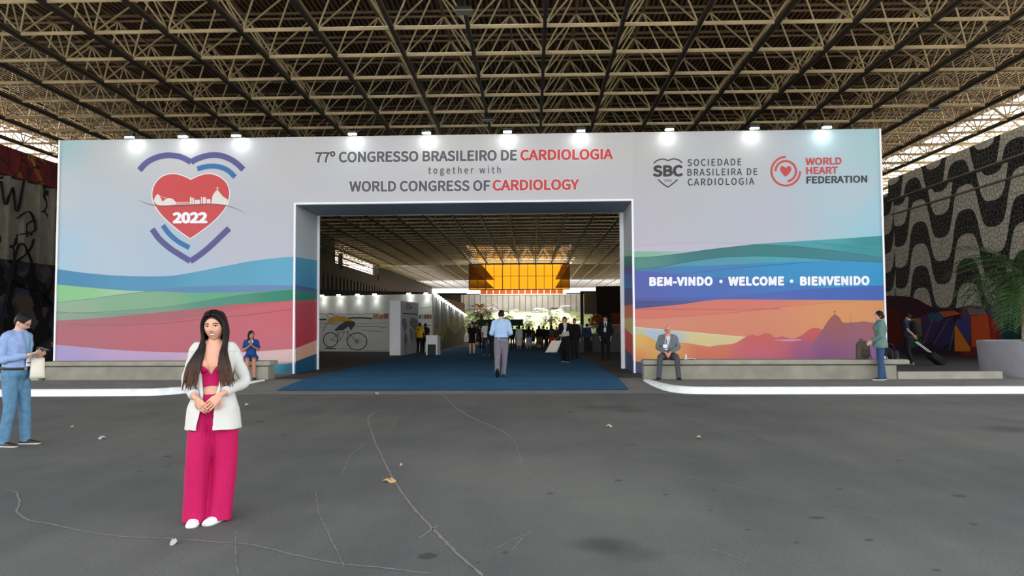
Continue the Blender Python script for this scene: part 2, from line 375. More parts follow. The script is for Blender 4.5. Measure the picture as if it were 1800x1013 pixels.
m = MB(); m.box(XL-.9, XL-.5, 46, 93, 9.0, 12.4); m.box(XL-.9, XL-.5, 117, 184, 9.0, 11.0); m.build('upper_infill', M_DARK, wl2)
m = MB(); m.box(XL, XL+.1, 46, 184, 4.2, 7.0); m.build('dark_band', M_DARK, wl2)
for k in range(46):
    y = 60+k*1.85
    m = MB(); m.box(XL+.1, XL+.3, y-.45, y+.45, 5.2, 7.55); m.build('fin', mat('fin_concrete', (104, 88, 76), .85), wl2)
# brackets that carry the roof on the left wall
for k, y in enumerate((94.0, 117.0)):
    m = MB(); m.box(XL-.3, XL+.1, y-.35, y+.35, 8.6, 10.5)
    struct(m.build('roof_bracket', M_DARK))
# ------------------------------------------------------------------ the entrance arch
PA, PB = Vector((-14.23, 22.58, 0)), Vector((10.11, 22.36, 0))
PU = (PB-PA).normalized(); PN = Vector((PU.y, -PU.x, 0)); PD = -PN
PTOP, POPEN, PDEP = 7.2, 5.165, 2.25
PLEN = (PB-PA).length
def B(u, v, off=0.0):
    if off > .075 and v < 466 and (u < 600 or v < 400): off -= .06
    off *= .25
    p = on_plane(u, v, PA, PN); s = min(max((p-PA).dot(PU), 0), PLEN); z = min(max(p.z, .156), PTOP); p = PA+PU*s; p.z = z; return p+PN*off
def along(s, d, z): q = PA+PU*s+PD*d; return Vector((q.x, q.y, z))
SL = (on_plane(518.5, 500, PA, PN)-PA).dot(PU); SR = (on_plane(1112.5, 500, PA, PN)-PA).dot(PU)
arch = thing('entrance_arch', 'tall printed congress entrance arch spanning the blue carpet', 'entrance arch', (PA.x, PA.y, 0))
INV = Matrix.Translation((-PA.x, -PA.y, 0))
def part(mb, name, m, parent=None, smooth=False, colors=False, label=None):
    o = mb.build(name, m, None, smooth, colors); p = parent or arch; o.parent = p
    o.data.transform(INV)
    if label: o['label'] = label
    return o
def block(s0, s1, z0, z1):
    m = MB(); f = [along(s0, .01, z0), along(s1, .01, z0), along(s1, PDEP, z0), along(s0, PDEP, z0)]
    g = [Vector((p.x, p.y, z1)) for p in f]
    for q in ((f[3], f[2], f[1], f[0]), g, (f[0], f[1], g[1], g[0]), (f[1], f[2], g[2], g[1]), (f[2], f[3], g[3], g[2]), (f[3], f[0], g[0], g[3])): m.poly(q)
    return m
part(block(0, SL, .15, PTOP), 'side_block', M_WHITE); part(block(SR, PLEN, .15, PTOP), 'side_block', M_WHITE)
part(block(SL, SR, POPEN, PTOP), 'lintel_block', M_WHITE)

PC = MB(); LAY = [0]; PRINT = .78
def desat(c): g_ = sum(c)/3; return tuple(PRINT*(.9*v+.1*g_) for v in c)
def curve_y(pts, xs):
    q = np.array(spline(pts, 14)); o = np.argsort(q[:, 0]); return np.interp(xs, q[o, 0], q[o, 1])
def gradf(*stops):
    """colour by position: stops = (x, y, rgb); inverse distance blend"""
    S_ = [(x, y, np.array(lin(c))) for x, y, c in stops]
    def f(x, y):
        w = [1/((x-a)**2+(y-b)**2+60)**1.3 for a, b, _ in S_]; t = sum(w)
        return tuple(sum(wi*c for wi, (_, _, c) in zip(w, S_))/t)
    return f
def band(top, bot, col, nx=70, ny=8, x0=None, x1=None):
    LAY[0] += 1; off = .0015*LAY[0]
    if not callable(col): col = (lambda c: (lambda x, y: lin(c)))(col)
    a = max(top[0][0], bot[0][0]) if x0 is None else x0; b = min(top[-1][0], bot[-1][0]) if x1 is None else x1
    xs = np.linspace(a, b, nx); yt = curve_y(top, xs); yb = np.maximum(curve_y(bot, xs), yt)
    rows, cols = [], []
    for j in range(ny+1):
        t = j/ny; rows.append([B(x, p*(1-t)+q*t, off) for x, p, q in zip(xs, yt, yb)])
        cols.append([desat(col(x, p*(1-t)+q*t)) for x, p, q in zip(xs, yt, yb)])
    PC.grid(rows, cols=cols)
def lineband(pts, w, col): band([(x, y-w/2) for x, y in pts], [(x, y+w/2) for x, y in pts], col, 60, 1)
# --- left panel: field
band([(100, 240), (520, 236)], [(90, 656), (520, 656)], gradf((110, 250, (176, 214, 222)), (105, 330, (205, 216, 226)), (200, 270, (208, 212, 216)), (330, 300, (214, 214, 220)), (500, 300, (212, 213, 218)), (110, 440, (180, 214, 238)), (300, 470, (188, 212, 236)), (500, 430, (206, 209, 224)), (400, 390, (206, 208, 224)), (180, 400, (196, 214, 232))), 60, 40, 94, 518.6)
# lintel field
band([(518, 236), (1113, 230)], [(518, 360.5), (1113, 353.5)], gradf((540, 250, (212, 214, 216)), (800, 260, (214, 215, 217)), (1080, 250, (210, 210, 212)), (560, 350, (210, 212, 222)), (800, 345, (212, 213, 222)), (1080, 345, (208, 208, 218))), 60, 14, 518.4, 1112.6)
# right field
band([(1112, 230), (1553, 224)], [(1112, 656), (1553, 652)], gradf((1130, 250, (204, 204, 206)), (1300, 270, (206, 207, 212)), (1130, 400, (206, 204, 218)), (1350, 380, (200, 204, 220)), (1540, 260, (176, 218, 226)), (1545, 380, (170, 216, 234)), (1500, 330, (190, 212, 226)), (1540, 410, (160, 214, 236))), 60, 40, 1112.4, 1552.6)
# left waves
GRT = [(98, 532.5), (150, 527), (200, 520), (265, 512), (300, 507.5), (350, 504)]
band([(98, 473), (150, 480), (200, 484.3), (250, 486), (300, 485), (350, 477), (400, 467), (450, 458), (500, 452.5), (520, 451.5)], [(98, 660), (520, 660)], gradf((110, 490, (72, 150, 196)), (250, 500, (84, 162, 204)), (510, 480, (98, 186, 222)), (400, 485, (94, 178, 214))))
band([(98, 500), (150, 505), (200, 509.5), (240, 511.7), (265, 512.3), (290, 512)], GRT[:4]+[(290, 512)], gradf((110, 515, (146, 216, 150)), (250, 512, (176, 220, 176))))
band([(255, 513), (300, 508), (350, 504), (400, 502), (450, 501.5), (520, 502.5)], [(255, 530), (400, 540), (520, 540)], gradf((300, 510, (96, 152, 200)), (500, 505, (116, 148, 206))))
band([(98, 532.5), (150, 527), (200, 520), (265, 512.8), (300, 513.5), (350, 515), (440, 513), (520, 507)], [(98, 600), (300, 570), (520, 560)], gradf((110, 540, (156, 190, 160)), (250, 525, (140, 190, 152)), (400, 515, (104, 190, 146)), (500, 515, (90, 178, 150))))
GDK = [(98, 550), (160, 549.5), (220, 546), (280, 541), (330, 534), (400, 522), (450, 515.5), (520, 508.5)]
band(GDK, [(98, 600), (300, 570), (520, 560)], gradf((110, 555, (150, 176, 156)), (250, 550, (134, 172, 150)), (400, 528, (84, 160, 138)), (510, 518, (44, 150, 122))))
lineband([(x, y-.3) for x, y in GRT], .9, (120, 150, 130)); lineband(GDK, .8, (112, 150, 130)); lineband([(98, 548), (140, 551), (200, 553), (280, 551)], .7, (128, 152, 136))
RT = [(98, 564), (150, 561), (200, 557), (300, 547.5), (400, 536.5), (450, 533), (520, 528)]
band(RT, [(98, 606), (200, 615), (300, 619.5), (400, 620), (450, 618), (520, 613.5)], gradf((105, 580, (190, 112, 124)), (105, 604, (196, 110, 124)), (300, 590, (206, 108, 122)), (510, 560, (222, 102, 116)), (500, 605, (218, 112, 128))))
band(RT, [(98, 571), (170, 570), (230, 569), (330, 560), (400, 548), (450, 538), (520, 530)], gradf((110, 568, (184, 116, 124)), (300, 556, (190, 108, 118)), (500, 530, (212, 100, 112))))
lineband([(120, 570), (200, 571.5), (280, 569), (350, 562), (430, 554.5), (520, 543)], 2.2, gradf((150, 570, (178, 104, 116)), (500, 546, (196, 92, 106))))
band([(98, 606), (200, 615), (300, 619.5), (400, 620), (450, 618), (520, 613.5)], [(98, 660), (520, 660)], gradf((105, 630, (182, 164, 218)), (250, 630, (206, 172, 214)), (400, 628, (228, 190, 212)), (505, 625, (238, 200, 198))))
band([(430, 642), (470, 641.5), (520, 638)], [(430, 660), (520, 660)], gradf((480, 645, (70, 160, 180)), (510, 652, (38, 112, 140))))
lineband([(430, 640.5), (470, 640), (520, 636.5)], 1.6, (176, 130, 196))
# right waves
TB = [(1112, 474), (1150, 471), (1200, 462), (1250, 454.5), (1300, 451), (1350, 450.5), (1420, 454), (1480, 458), (1553, 461.3)]
TT = [(1112, 453.5), (1150, 451.3), (1200, 445.5), (1250, 438.5), (1330, 429.5), (1400, 424.5), (1480, 419.5), (1553, 414.5)]
band([(1112, 434), (1160, 430), (1200, 428), (1250, 427), (1330, 429.5)], [(1112, 455), (1330, 433)], gradf((1130, 436, (212, 202, 226)), (1300, 430, (206, 204, 224))))
lineband([(1112, 434), (1160, 430), (1200, 428), (1250, 427), (1330, 429.5)], .7, (184, 178, 198))
band([(1112, 442.3), (1170, 442), (1235, 441)], [(1112, 456), (1235, 443)], gradf((1120, 448, (140, 202, 172)), (1230, 442, (176, 212, 200))))
band(TT, [(1112, 660), (1553, 660)], gradf((1120, 465, (92, 156, 146)), (1250, 447, (60, 134, 142)), (1350, 440, (56, 138, 144)), (1540, 450, (60, 140, 158))))
band(TT[4:], [(1330, 430), (1400, 433.5), (1480, 443), (1553, 454)], gradf((1400, 428, (70, 172, 184)), (1540, 430, (44, 160, 168))))
band(TT[5:], [(1400, 424.6), (1470, 427), (1553, 434)], gradf((1450, 424, (66, 176, 186)), (1540, 424, (40, 154, 160))))
lineband([(1330, 430), (1400, 433.5), (1480, 443), (1553, 454)], .8, (40, 110, 130)); lineband([(1430, 427), (1480, 433), (1553, 440)], .6, (46, 130, 146))
lineband(TT[:5], .7, (44, 108, 108))
band(TB, [(1112, 660), (1553, 660)], gradf((1120, 475, (92, 150, 182)), (1250, 460, (84, 168, 188)), (1400, 457, (72, 176, 190)), (1540, 462, (50, 160, 190))))
lineband(TB, .9, (38, 108, 128))
BB = [(1112, 477), (1150, 472.5), (1200, 468.5), (1260, 466.5), (1330, 463), (1400, 460), (1480, 459.5), (1553, 462)]
band(BB, [(1112, 660), (1553, 660)], gradf((1130, 478, (72, 130, 200)), (1250, 472, (58, 142, 208)), (1400, 475, (34, 156, 220)), (1540, 480, (12, 162, 224))))
band([(1170, 483), (1230, 477), (1300, 469.5), (1380, 463.5), (1430, 461)], [(1170, 484.5), (1230, 480), (1300, 472), (1380, 465.5), (1430, 461.5)], gradf((1200, 481, (70, 126, 196)), (1400, 463, (40, 130, 196))))
band([(1112, 475.3), (1160, 479.5), (1200, 483.5), (1260, 488.5), (1310, 491.5), (1380, 497), (1450, 507)], [(1112, 660), (1450, 660)], gradf((1120, 490, (92, 106, 196)), (1250, 500, (80, 116, 204)), (1400, 503, (54, 132, 212))))
band([(1112, 524), (1200, 523), (1300, 519), (1400, 510), (1480, 505), (1553, 502)], [(1112, 660), (1553, 660)], gradf((1130, 530, (88, 102, 180)), (1300, 522, (82, 110, 198)), (1540, 512, (62, 108, 202))))
band([(1112, 529.5), (1160, 529.5), (1210, 529), (1262, 527.5)], [(1112, 545), (1262, 528)], gradf((1120, 535, (76, 90, 150)), (1250, 528, (84, 100, 160))))
OT = [(1112, 543.5), (1150, 540), (1200, 535), (1260, 527.2), (1350, 527), (1450, 527.6), (1553, 528.3)]
band(OT, [(1112, 660), (1553, 660)], gradf((1120, 550, (232, 124, 108)), (1300, 535, (232, 126, 108)), (1540, 535, (238, 158, 96))))
band([(1112, 560), (1160, 559), (1230, 554.5), (1300, 549), (1400, 538), (1470, 532.5), (1553, 528.5)], [(1112, 660), (1553, 660)], gradf((1120, 570, (232, 144, 118)), (1300, 570, (232, 142, 110)), (1540, 545, (240, 158, 92)), (1540, 565, (240, 160, 100))))
lineband([(1112, 543.5), (1200, 543.5), (1300, 544.2), (1370, 543)], 1.2, (206, 96, 88)); lineband([(1112, 560), (1160, 559), (1230, 554.5), (1300, 549), (1370, 541.5)], .8, (212, 110, 94)); lineband([(1290, 545), (1370, 540), (1440, 533.5), (1500, 531)], .9, (224, 128, 92))
YT = [(1112, 575), (1160, 579.5), (1200, 583), (1260, 588.5), (1325, 594.5)]
band(YT, [(1112, 660), (1325, 597)], gradf((1120, 582, (206, 210, 170)), (1150, 588, (178, 206, 230)), (1170, 592, (180, 204, 220)), (1230, 595, (234, 214, 146)), (1310, 594, (238, 210, 148))))
lineband(YT, 1.0, (240, 236, 200))
band([(1112, 590), (1118, 588), (1127, 588), (1138, 591), (1150, 597.5), (1165, 606), (1175, 611)], [(1112, 660), (1175, 660)], gradf((1120, 600, (240, 192, 92)), (1120, 630, (238, 150, 84)), (1160, 615, (238, 178, 92))))
HILL = [(1165, 607), (1180, 604), (1200, 602.5), (1218, 605), (1235, 608), (1248, 609.5), (1262, 607), (1290, 604), (1308, 594), (1322, 588.5), (1332, 591), (1342, 586.5), (1352, 586.3), (1363, 593.5), (1374, 591.5), (1384, 594), (1396, 595.5), (1410, 588.5), (1424, 578.5), (1436, 577), (1460, 582), (1553, 590)]
band(HILL, [(1165, 660), (1553, 660)], gradf((1170, 620, (238, 166, 88)), (1250, 620, (232, 122, 92)), (1340, 600, (222, 98, 92)), (1340, 625, (214, 106, 130)), (1430, 585, (216, 92, 82)), (1420, 620, (172, 92, 142)), (1540, 620, (150, 96, 158))), 160, 8)
COR = [(1405, 628), (1425, 606), (1437, 592), (1444, 582), (1450, 572), (1457, 562), (1463, 555.5), (1467, 553.3), (1472, 555), (1477, 561), (1481, 567), (1490, 567.5), (1505, 566.5), (1520, 565.5), (1538, 568), (1553, 570)]
band(COR, [(1405, 660), (1553, 660)], gradf((1465, 565, (168, 98, 92)), (1450, 625, (150, 88, 140)), (1410, 625, (176, 94, 142)), (1540, 580, (172, 102, 104)), (1540, 625, (146, 98, 158))), 120, 8)
band([(1360, 598), (1385, 596.5), (1408, 596.5)], [(1360, 598.4), (1385, 600), (1408, 598.5)], (226, 156, 176), 20, 1)
for a, b, c, d in ((1466.4, 1467.4, 546.5, 553.5), (1464.8, 1469, 547.8, 548.8), (1494.8, 1495.2, 553, 567), (1518, 1518.4, 562, 567)): band([(a, c), (b, c)], [(a, d), (b, d)], (140, 84, 76), 2, 1)
band([(1112, 633), (1140, 636), (1553, 634)], [(1112, 660), (1553, 660)], gradf((1130, 645, (84, 90, 124)), (1400, 645, (84, 80, 124))))
part(PC, 'printed_front', vcol_mat('printed_vinyl', .55, .25), colors=True, label='printed front with coloured waves and hills')
# --- printed inner sides of the opening
def jamb(px_front, px_back, X, rows):
    m = MB(); last = None
    ny = 9
    for k, (f0, b0, f1, b1, c0, c1) in enumerate(rows):
        g = []; cs = []
        for i in range(7):
            t = i/6; r = []; cc = []
            for j in range(ny+1):
                s = j/ny; u = px_front+(px_back-px_front)*s
                pf = on_x(px_front, f0*(1-t)+f1*t, X).z; pb = on_x(px_back, b0*(1-t)+b1*t, X).z
                z = min(max(pf*(1-s)+pb*s, .152), POPEN)
                q = along(SL if X < 0 else SR, .012+(PDEP-.014)*s, z); q.x += .004+.001*k if X < 0 else -.004-.001*k
                r.append(q); cc.append(tuple(PRINT*(np.array(lin(c0))*(1-t)+np.array(lin(c1))*t)))
            g.append(r); cs.append(cc)
        m.grid(g, cols=cs)
    part(m, 'printed_side', vcol_mat('printed_vinyl', .55, .25), colors=True)
jamb(519, 553, -7.03, [(350, 370, 452, 457, (196, 204, 208), (200, 212, 222)), (452, 457, 501, 508, (98, 178, 212), (76, 158, 204)), (501, 508, 509, 514, (92, 108, 170), (90, 110, 170)), (509, 514, 529, 526, (60, 150, 140), (60, 146, 130)), (529, 526, 543, 537, (200, 100, 112), (196, 80, 92)), (543, 537, 613, 598, (206, 84, 98), (206, 66, 82)), (613, 598, 636, 622, (236, 190, 168), (232, 186, 150)), (636, 622, 665, 660, (30, 96, 132), (28, 84, 124))])
jamb(1112, 1096, 2.92, [(345, 365, 438, 444, (200, 204, 206), (206, 208, 216)), (438, 444, 449, 451, (170, 216, 190), (160, 208, 180)), (449, 451, 468, 467, (80, 158, 140), (60, 130, 122)), (468, 467, 482, 482, (96, 86, 150), (90, 90, 160)), (482, 482, 505, 508, (50, 120, 190), (60, 130, 200)), (505, 508, 535, 538, (78, 92, 160), (72, 80, 130)), (535, 538, 558, 561, (230, 120, 100), (230, 130, 90)), (558, 561, 590, 576, (220, 206, 130), (214, 204, 120)), (590, 576, 626, 612, (222, 92, 80), (216, 84, 78)), (626, 612, 665, 660, (84, 90, 124), (70, 76, 116))])
# white aluminium edge profiles
def edge(name, s, d, z0, z1, w=.055, dp=.05):
    m = MB(); c = along(s, d, (z0+z1)/2); m.obox(c, PU*(w/2), PD*(dp/2), Vector((0, 0, (z1-z0)/2))); part(m, name, mat('white_profile', (240, 242, 246), .4))
for s in (SL-.015, SR+.015): edge('edge_profile', s, -.015, .15, POPEN+.05)
edge('edge_profile', SL+.02, PDEP+.03, .15, POPEN, .10); edge('edge_profile', SR-.03, PDEP+.03, .15, POPEN, .20)
edge('edge_profile', -.01, -.015, .15, PTOP, .05); edge('edge_profile', PLEN+.01, -.015, .15, PTOP, .05)
m = MB(); m.obox(along((SL+SR)/2, -.012, POPEN+.03), PU*((SR-SL)/2), PD*.02, Vector((0, 0, .025))); part(m, 'edge_profile', mat('white_profile', (240, 242, 246), .4))
m = MB(); m.obox(along((SL+SR)/2, PDEP+.03, POPEN+.02), PU*((SR-SL)/2), PD*.02, Vector((0, 0, .03))); part(m, 'edge_profile', mat('white_profile', (240, 242, 246), .4))
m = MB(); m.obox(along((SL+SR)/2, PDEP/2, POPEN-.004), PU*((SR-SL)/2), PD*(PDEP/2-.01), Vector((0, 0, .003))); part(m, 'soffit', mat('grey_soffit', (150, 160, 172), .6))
# --- lettering and emblems
def load_font():
    try:
        import os
        p = bpy.utils.system_resource('DATAFILES', path='fonts')
        return bpy.data.fonts.load(os.path.join(p, 'Noto Sans CJK Regular.woff2'))
    except Exception:
        return None
FONT = load_font()
def text_mesh(s, off, shear=0, spacing=1.0):
    c = bpy.data.curves.new('t', 'FONT'); c.body = s; c.offset = off; c.space_character = spacing; c.resolution_u = 4
    if FONT: c.font = FONT
    o = bpy.data.objects.new('t', c); COL.objects.link(o)
    me = bpy.data.meshes.new_from_object(o.evaluated_get(bpy.context.evaluated_depsgraph_get()))
    v = np.array([x.co[:2] for x in me.vertices]); f = [tuple(p.vertices) for p in me.polygons]
    bpy.data.objects.remove(o); bpy.data.curves.remove(c); bpy.data.meshes.remove(me)
    return v, f
M_INK = mat('dark_grey_ink', (84, 84, 92), .5); M_RED = mat('red_ink', (190, 62, 62), .5); M_BLK = mat('black_ink', (48, 48, 52), .5)
M_WINK = mat('white_ink', (238, 242, 250), .5); M_HALO = mat('pale_halo', (232, 233, 236), .5)
def lettering(s, u0, u1, vb0, vb1, cap, m, off=.02, spacing=1.0, place=B, parent=None, lay=.09, ref=None, label=None, halo=0):
    """text fitted between photo columns u0..u1 on a base line vb0..vb1, cap height in photo pixels"""
    v, f = text_mesh(s, 0, 0, spacing)
    rv, _ = text_mesh(ref or 'H', 0)
    h = rv[:, 1].max(); x0, x1 = v[:, 0].min(), v[:, 0].max()
    def put(vv, o_):
        mb = MB()
        for x, y in vv:
            t = (x-x0)/(x1-x0); mb.v.append(tuple(place(u0+(u1-u0)*t, vb0+(vb1-vb0)*t-y/h*cap, o_)))
        return mb
    def bold(o_, w):
        mb = MB()
        offs = [(0, 0)]+([(w*math.cos(2*PI*i/10), w*math.sin(2*PI*i/10)) for i in range(10)] if w else [])
        for i_, (dx, dy) in enumerate(offs):
            w_ = v+np.array((dx, dy))
            for j_, q in enumerate(f):      # every face a hair apart, so overlapping strokes do not fight
                k = len(mb.v); mb.v += put(w_[list(q)], o_+.0006*i_+.0004*(j_ % 9)).v; mb.f.append(tuple(range(k, k+len(q))))
        return mb
    mb = bold(lay, off)
    if halo:
        hb = bold(lay-.012, off+halo)
        part(hb, 'lettering_outline', M_HALO, parent)
    return part(mb, 'lettering', m, parent, label=label)
lettering('77º CONGRESSO BRASILEIRO DE', 555, 908, 285.5, 281.5, 17, M_INK, .017, label='dark grey congress title', halo=.011)
lettering('CARDIOLOGIA', 915.5, 1076.5, 281.5, 279.5, 17, M_RED, .017, label='red word of the title', halo=.011)
lettering('together with', 753, 880, 305.5, 304.5, 11.5, M_INK, .007, 1.2, label='small grey line between the titles')
lettering('WORLD CONGRESS OF', 615, 861, 336.5, 335, 17, M_INK, .017, label='dark grey second title', halo=.011)
lettering('CARDIOLOGY', 867, 1017, 334.5, 333, 17, M_RED, .017, label='red word of the second title', halo=.011)
lettering('SBC', 1149, 1199, 309.8, 309, 17.5, M_BLK, .019, label='bold society initials')
lettering('1943', 1167, 1180.5, 320, 319.7, 4.6, M_BLK, .0)
lettering('SOCIEDADE', 1208.5, 1303, 292, 290.5, 11.5, M_BLK, .006, 1.1)
lettering('BRASILEIRA DE', 1208.5, 1331, 309, 307.5, 11.5, M_BLK, .006, 1.1)
lettering('CARDIOLOGIA', 1209, 1325.5, 326.2, 324.5, 11.5, M_BLK, .006, 1.1)
lettering('WORLD', 1416.5, 1478.5, 290, 288.7, 11.5, M_RED, .014)
lettering('HEART', 1417.5, 1472, 306, 305, 11.5, M_RED, .014)
lettering('FEDERATION', 1418, 1523.5, 322.5, 320.5, 11.5, M_BLK, .014)
lettering('BEM-VINDO', 1142.5, 1251, 502, 501.3, 13.5, M_WINK, .026, 1.04, label='white welcome word')
lettering('WELCOME', 1281, 1376.5, 501.5, 501, 13.5, M_WINK, .026, 1.04, label='white welcome word')
lettering('BIENVENIDO', 1407, 1526.5, 501.2, 500.3, 13.5, M_WINK, .026, 1.04, label='white welcome word')
def pxpoly(pts, m, name='emblem_shape', lay=.09, mb=None, place=B):
    q = mb or MB(); q.poly([place(x, y, lay) for x, y in pts])
    if mb is None: part(q, name, m)
def pxribbon(pts, w, lay, mb, smooth=10, place=B):
    P = np.array(spline(pts, smooth)) if smooth else np.array(pts, float)
    ws = w if callable(w) else (lambda t: w)
    L_, R_ = [], []
    for i in range(len(P)):
        d = P[min(i+1, len(P)-1)]-P[max(i-1, 0)]; n = np.array((-d[1], d[0])); n /= (np.linalg.norm(n)+1e-9); k = ws(i/(len(P)-1))/2
        L_.append(place(*(P[i]+n*k), lay)); R_.append(place(*(P[i]-n*k), lay))
    mb.grid([L_, R_])
def disc(cx, cy, r, n=28): return [(cx+r*math.cos(2*PI*i/n), cy+r*math.sin(2*PI*i/n)) for i in range(n)]
for x, y in ((1267, 495), (1391, 494.5)): m = MB(); pxpoly(disc(x, y, 3), None, mb=m); part(m, 'separator_dot', M_WINK)
K = lambda pts: [(200+x/4.221, 240+y/4.221) for x, y in pts]
M_PUR = mat('purple_ink', (78, 79, 136), .5); M_BLU = mat('blue_ink', (40, 106, 166), .5)
m = MB()
pxribbon(K([(190, 250), (240, 198), (300, 163), (370, 143), (430, 141), (490, 150), (540, 171), (574, 192)]), 10.2, .09, m)
pxribbon(K([(574, 192), (615, 168), (680, 146), (740, 138), (800, 144), (860, 166), (910, 198), (962, 246)]), 10.2, .092, m)
part(m, 'emblem_heart_outline', M_PUR, label='purple upper heart strokes'); m = MB()
pxribbon(K([(285, 688), (340, 762), (420, 832), (500, 884), (568, 926)]), 10.2, .09, m)
pxribbon(K([(568, 926), (640, 878), (720, 812), (800, 736), (856, 682)]), 10.2, .092, m)
part(m, 'emblem_heart_outline', M_PUR, label='purple lower heart strokes')
m = MB(); pxribbon(K([(620, 242), (680, 225), (750, 221), (815, 236), (860, 262), (900, 302)]), 9, .09, m); part(m, 'emblem_arc', M_BLU, label='blue upper inner arc'); m = MB(); pxribbon(K([(364, 660), (410, 720), (475, 778), (561, 826)]), 8.6, .09, m)
part(m, 'emblem_arc', M_BLU, label='blue lower inner arc')
half_l = [(572, 325), (520, 300), (460, 283), (410, 285), (360, 303), (320, 340), (297, 385), (290, 430), (297, 480), (322, 530), (362, 584), (420, 640), (490, 698), (568, 753)]
half_r = [(568, 753), (645, 700), (720, 642), (782, 582), (828, 522), (849, 465), (855, 420), (845, 372), (820, 333), (780, 302), (730, 284), (690, 282), (635, 296), (572, 325)]
heart = [tuple(p) for p in spline(K(half_l), 6)][:-1]+[tuple(p) for p in spline(K(half_r), 6)][:-1]
ctr = np.mean(np.array(heart), 0)
def grow(pts, d):
    P = np.array(pts); out = []
    for i in range(len(P)):
        t = P[(i+1) % len(P)]-P[i-1]; n = np.array((t[1], -t[0])); n /= np.linalg.norm(n)+1e-9
        if n@(P[i]-ctr) < 0: n = -n
        out.append(tuple(P[i]+n*d))
    return out
pxpoly(grow(heart, 2.2), M_HALO, 'emblem_outline', .086)
pxpoly(grow(heart, .55), mat('dark_red_ink', (132, 62, 66), .5), 'emblem_edge', .089)
pxpoly(heart, mat('heart_red', (198, 64, 68), .5), 'emblem_heart', .092)
m = MB()
sky = [(297, 480), (305, 455), (322, 428), (336, 432), (352, 462), (362, 484), (385, 466), (415, 456), (440, 466), (462, 486), (468, 506), (400, 512), (330, 512), (312, 500)]
pxpoly(K(sky), None, lay=.096, mb=m)
pxpoly(K([(722, 500), (734, 440), (752, 412), (768, 398), (772, 398), (790, 420), (812, 446), (848, 470), (842, 496), (832, 514), (780, 504)]), None, lay=.096, mb=m)
for a, b, t in ((566, 580, 452), (583, 596, 456), (600, 640, 470), (648, 656, 450), (662, 684, 452), (690, 718, 466)): pxpoly(K([(a, t), (b, t), (b, 503), (a, 505)]), None, lay=.096, mb=m)
pxpoly(K([(466, 486), (566, 486), (566, 490), (466, 490)]), None, lay=.096, mb=m); pxpoly(K([(468, 500), (566, 500), (566, 504), (468, 506)]), None, lay=.096, mb=m)
for i in range(8): pxpoly(K([(470+i*13, 488), (473+i*13, 488), (473+i*13, 503), (470+i*13, 503)]), None, lay=.0965, mb=m)
pxpoly(K([(767, 378), (773, 378), (773, 400), (767, 400)]), None, lay=.0965, mb=m); pxpoly(K([(760, 381), (780, 381), (780, 385), (760, 385)]), None, lay=.097, mb=m)
pxribbon(K([(336, 438), (368, 452), (410, 460)]), .5, .097, m)
part(m, 'emblem_skyline', mat('skyline_grey', (222, 218, 214), .5), label='pale city skyline')
m = MB(); pxribbon(K([(186, 474), (250, 500), (320, 513), (400, 517), (550, 510), (700, 502), (800, 508), (880, 526), (976, 568)]), lambda t: .4+1.6*math.sin(PI*t), .098, m); part(m, 'emblem_swoosh', mat('swoosh_ink', (112, 70, 72), .5))
lettering('2022', 305.5, 363, 391.5, 391.2, 16.5, M_WINK, .024, parent=arch, lay=.098, label='white year in the red heart')
K2 = lambda pts: [(1100+x/3.493, 250+y/3.493) for x, y in pts]
m = MB(); pxribbon(K2([(170, 131), (195, 112), (225, 104), (245, 108), (258, 115)]), 2.2, .09, m); pxribbon(K2([(258, 115), (275, 107), (300, 103), (328, 112), (346, 128)]), 2.2, .091, m)
part(m, 'emblem_small_heart', M_BLK, label='dark heart stroke above the initials'); m = MB()
pxribbon(K2([(198, 229), (225, 254), (258, 277)]), 2.2, .09, m); pxribbon(K2([(258, 277), (290, 254), (318, 229)]), 2.2, .091, m)
part(m, 'emblem_small_heart', M_BLK, label='dark heart stroke below the initials')
m = MB()
def arc(cx, cy, r, a0, a1, w): pxribbon([(cx+r*math.cos(math.radians(a0+(a1-a0)*i/40)), cy+r*math.sin(math.radians(a0+(a1-a0)*i/40))) for i in range(41)], w, .09, m, 0)
cx, cy = 1100+982/3.493, 250+179/3.493
arc(cx, cy, 25.2, 0, 270, 3.5); part(m, 'emblem_ring', M_RED); m = MB(); arc(cx, cy, 18, 180, 440, 3.6); part(m, 'emblem_ring', M_RED); m = MB()
hh = [(cx+.58*x, cy+.58*y) for x, y in [(0, -9)]+[tuple(p) for p in spline([(0, -9), (6, -15), (13, -15), (17, -8), (15, 0), (8, 9), (0, 17)], 6)][1:]+[tuple(p) for p in spline([(0, 17), (-8, 9), (-15, 0), (-17, -8), (-13, -15), (-6, -15), (0, -9)], 6)][1:-1]]
pxpoly(hh, None, mb=m); part(m, 'emblem_ring_heart', M_RED, label='small red heart inside the rings')

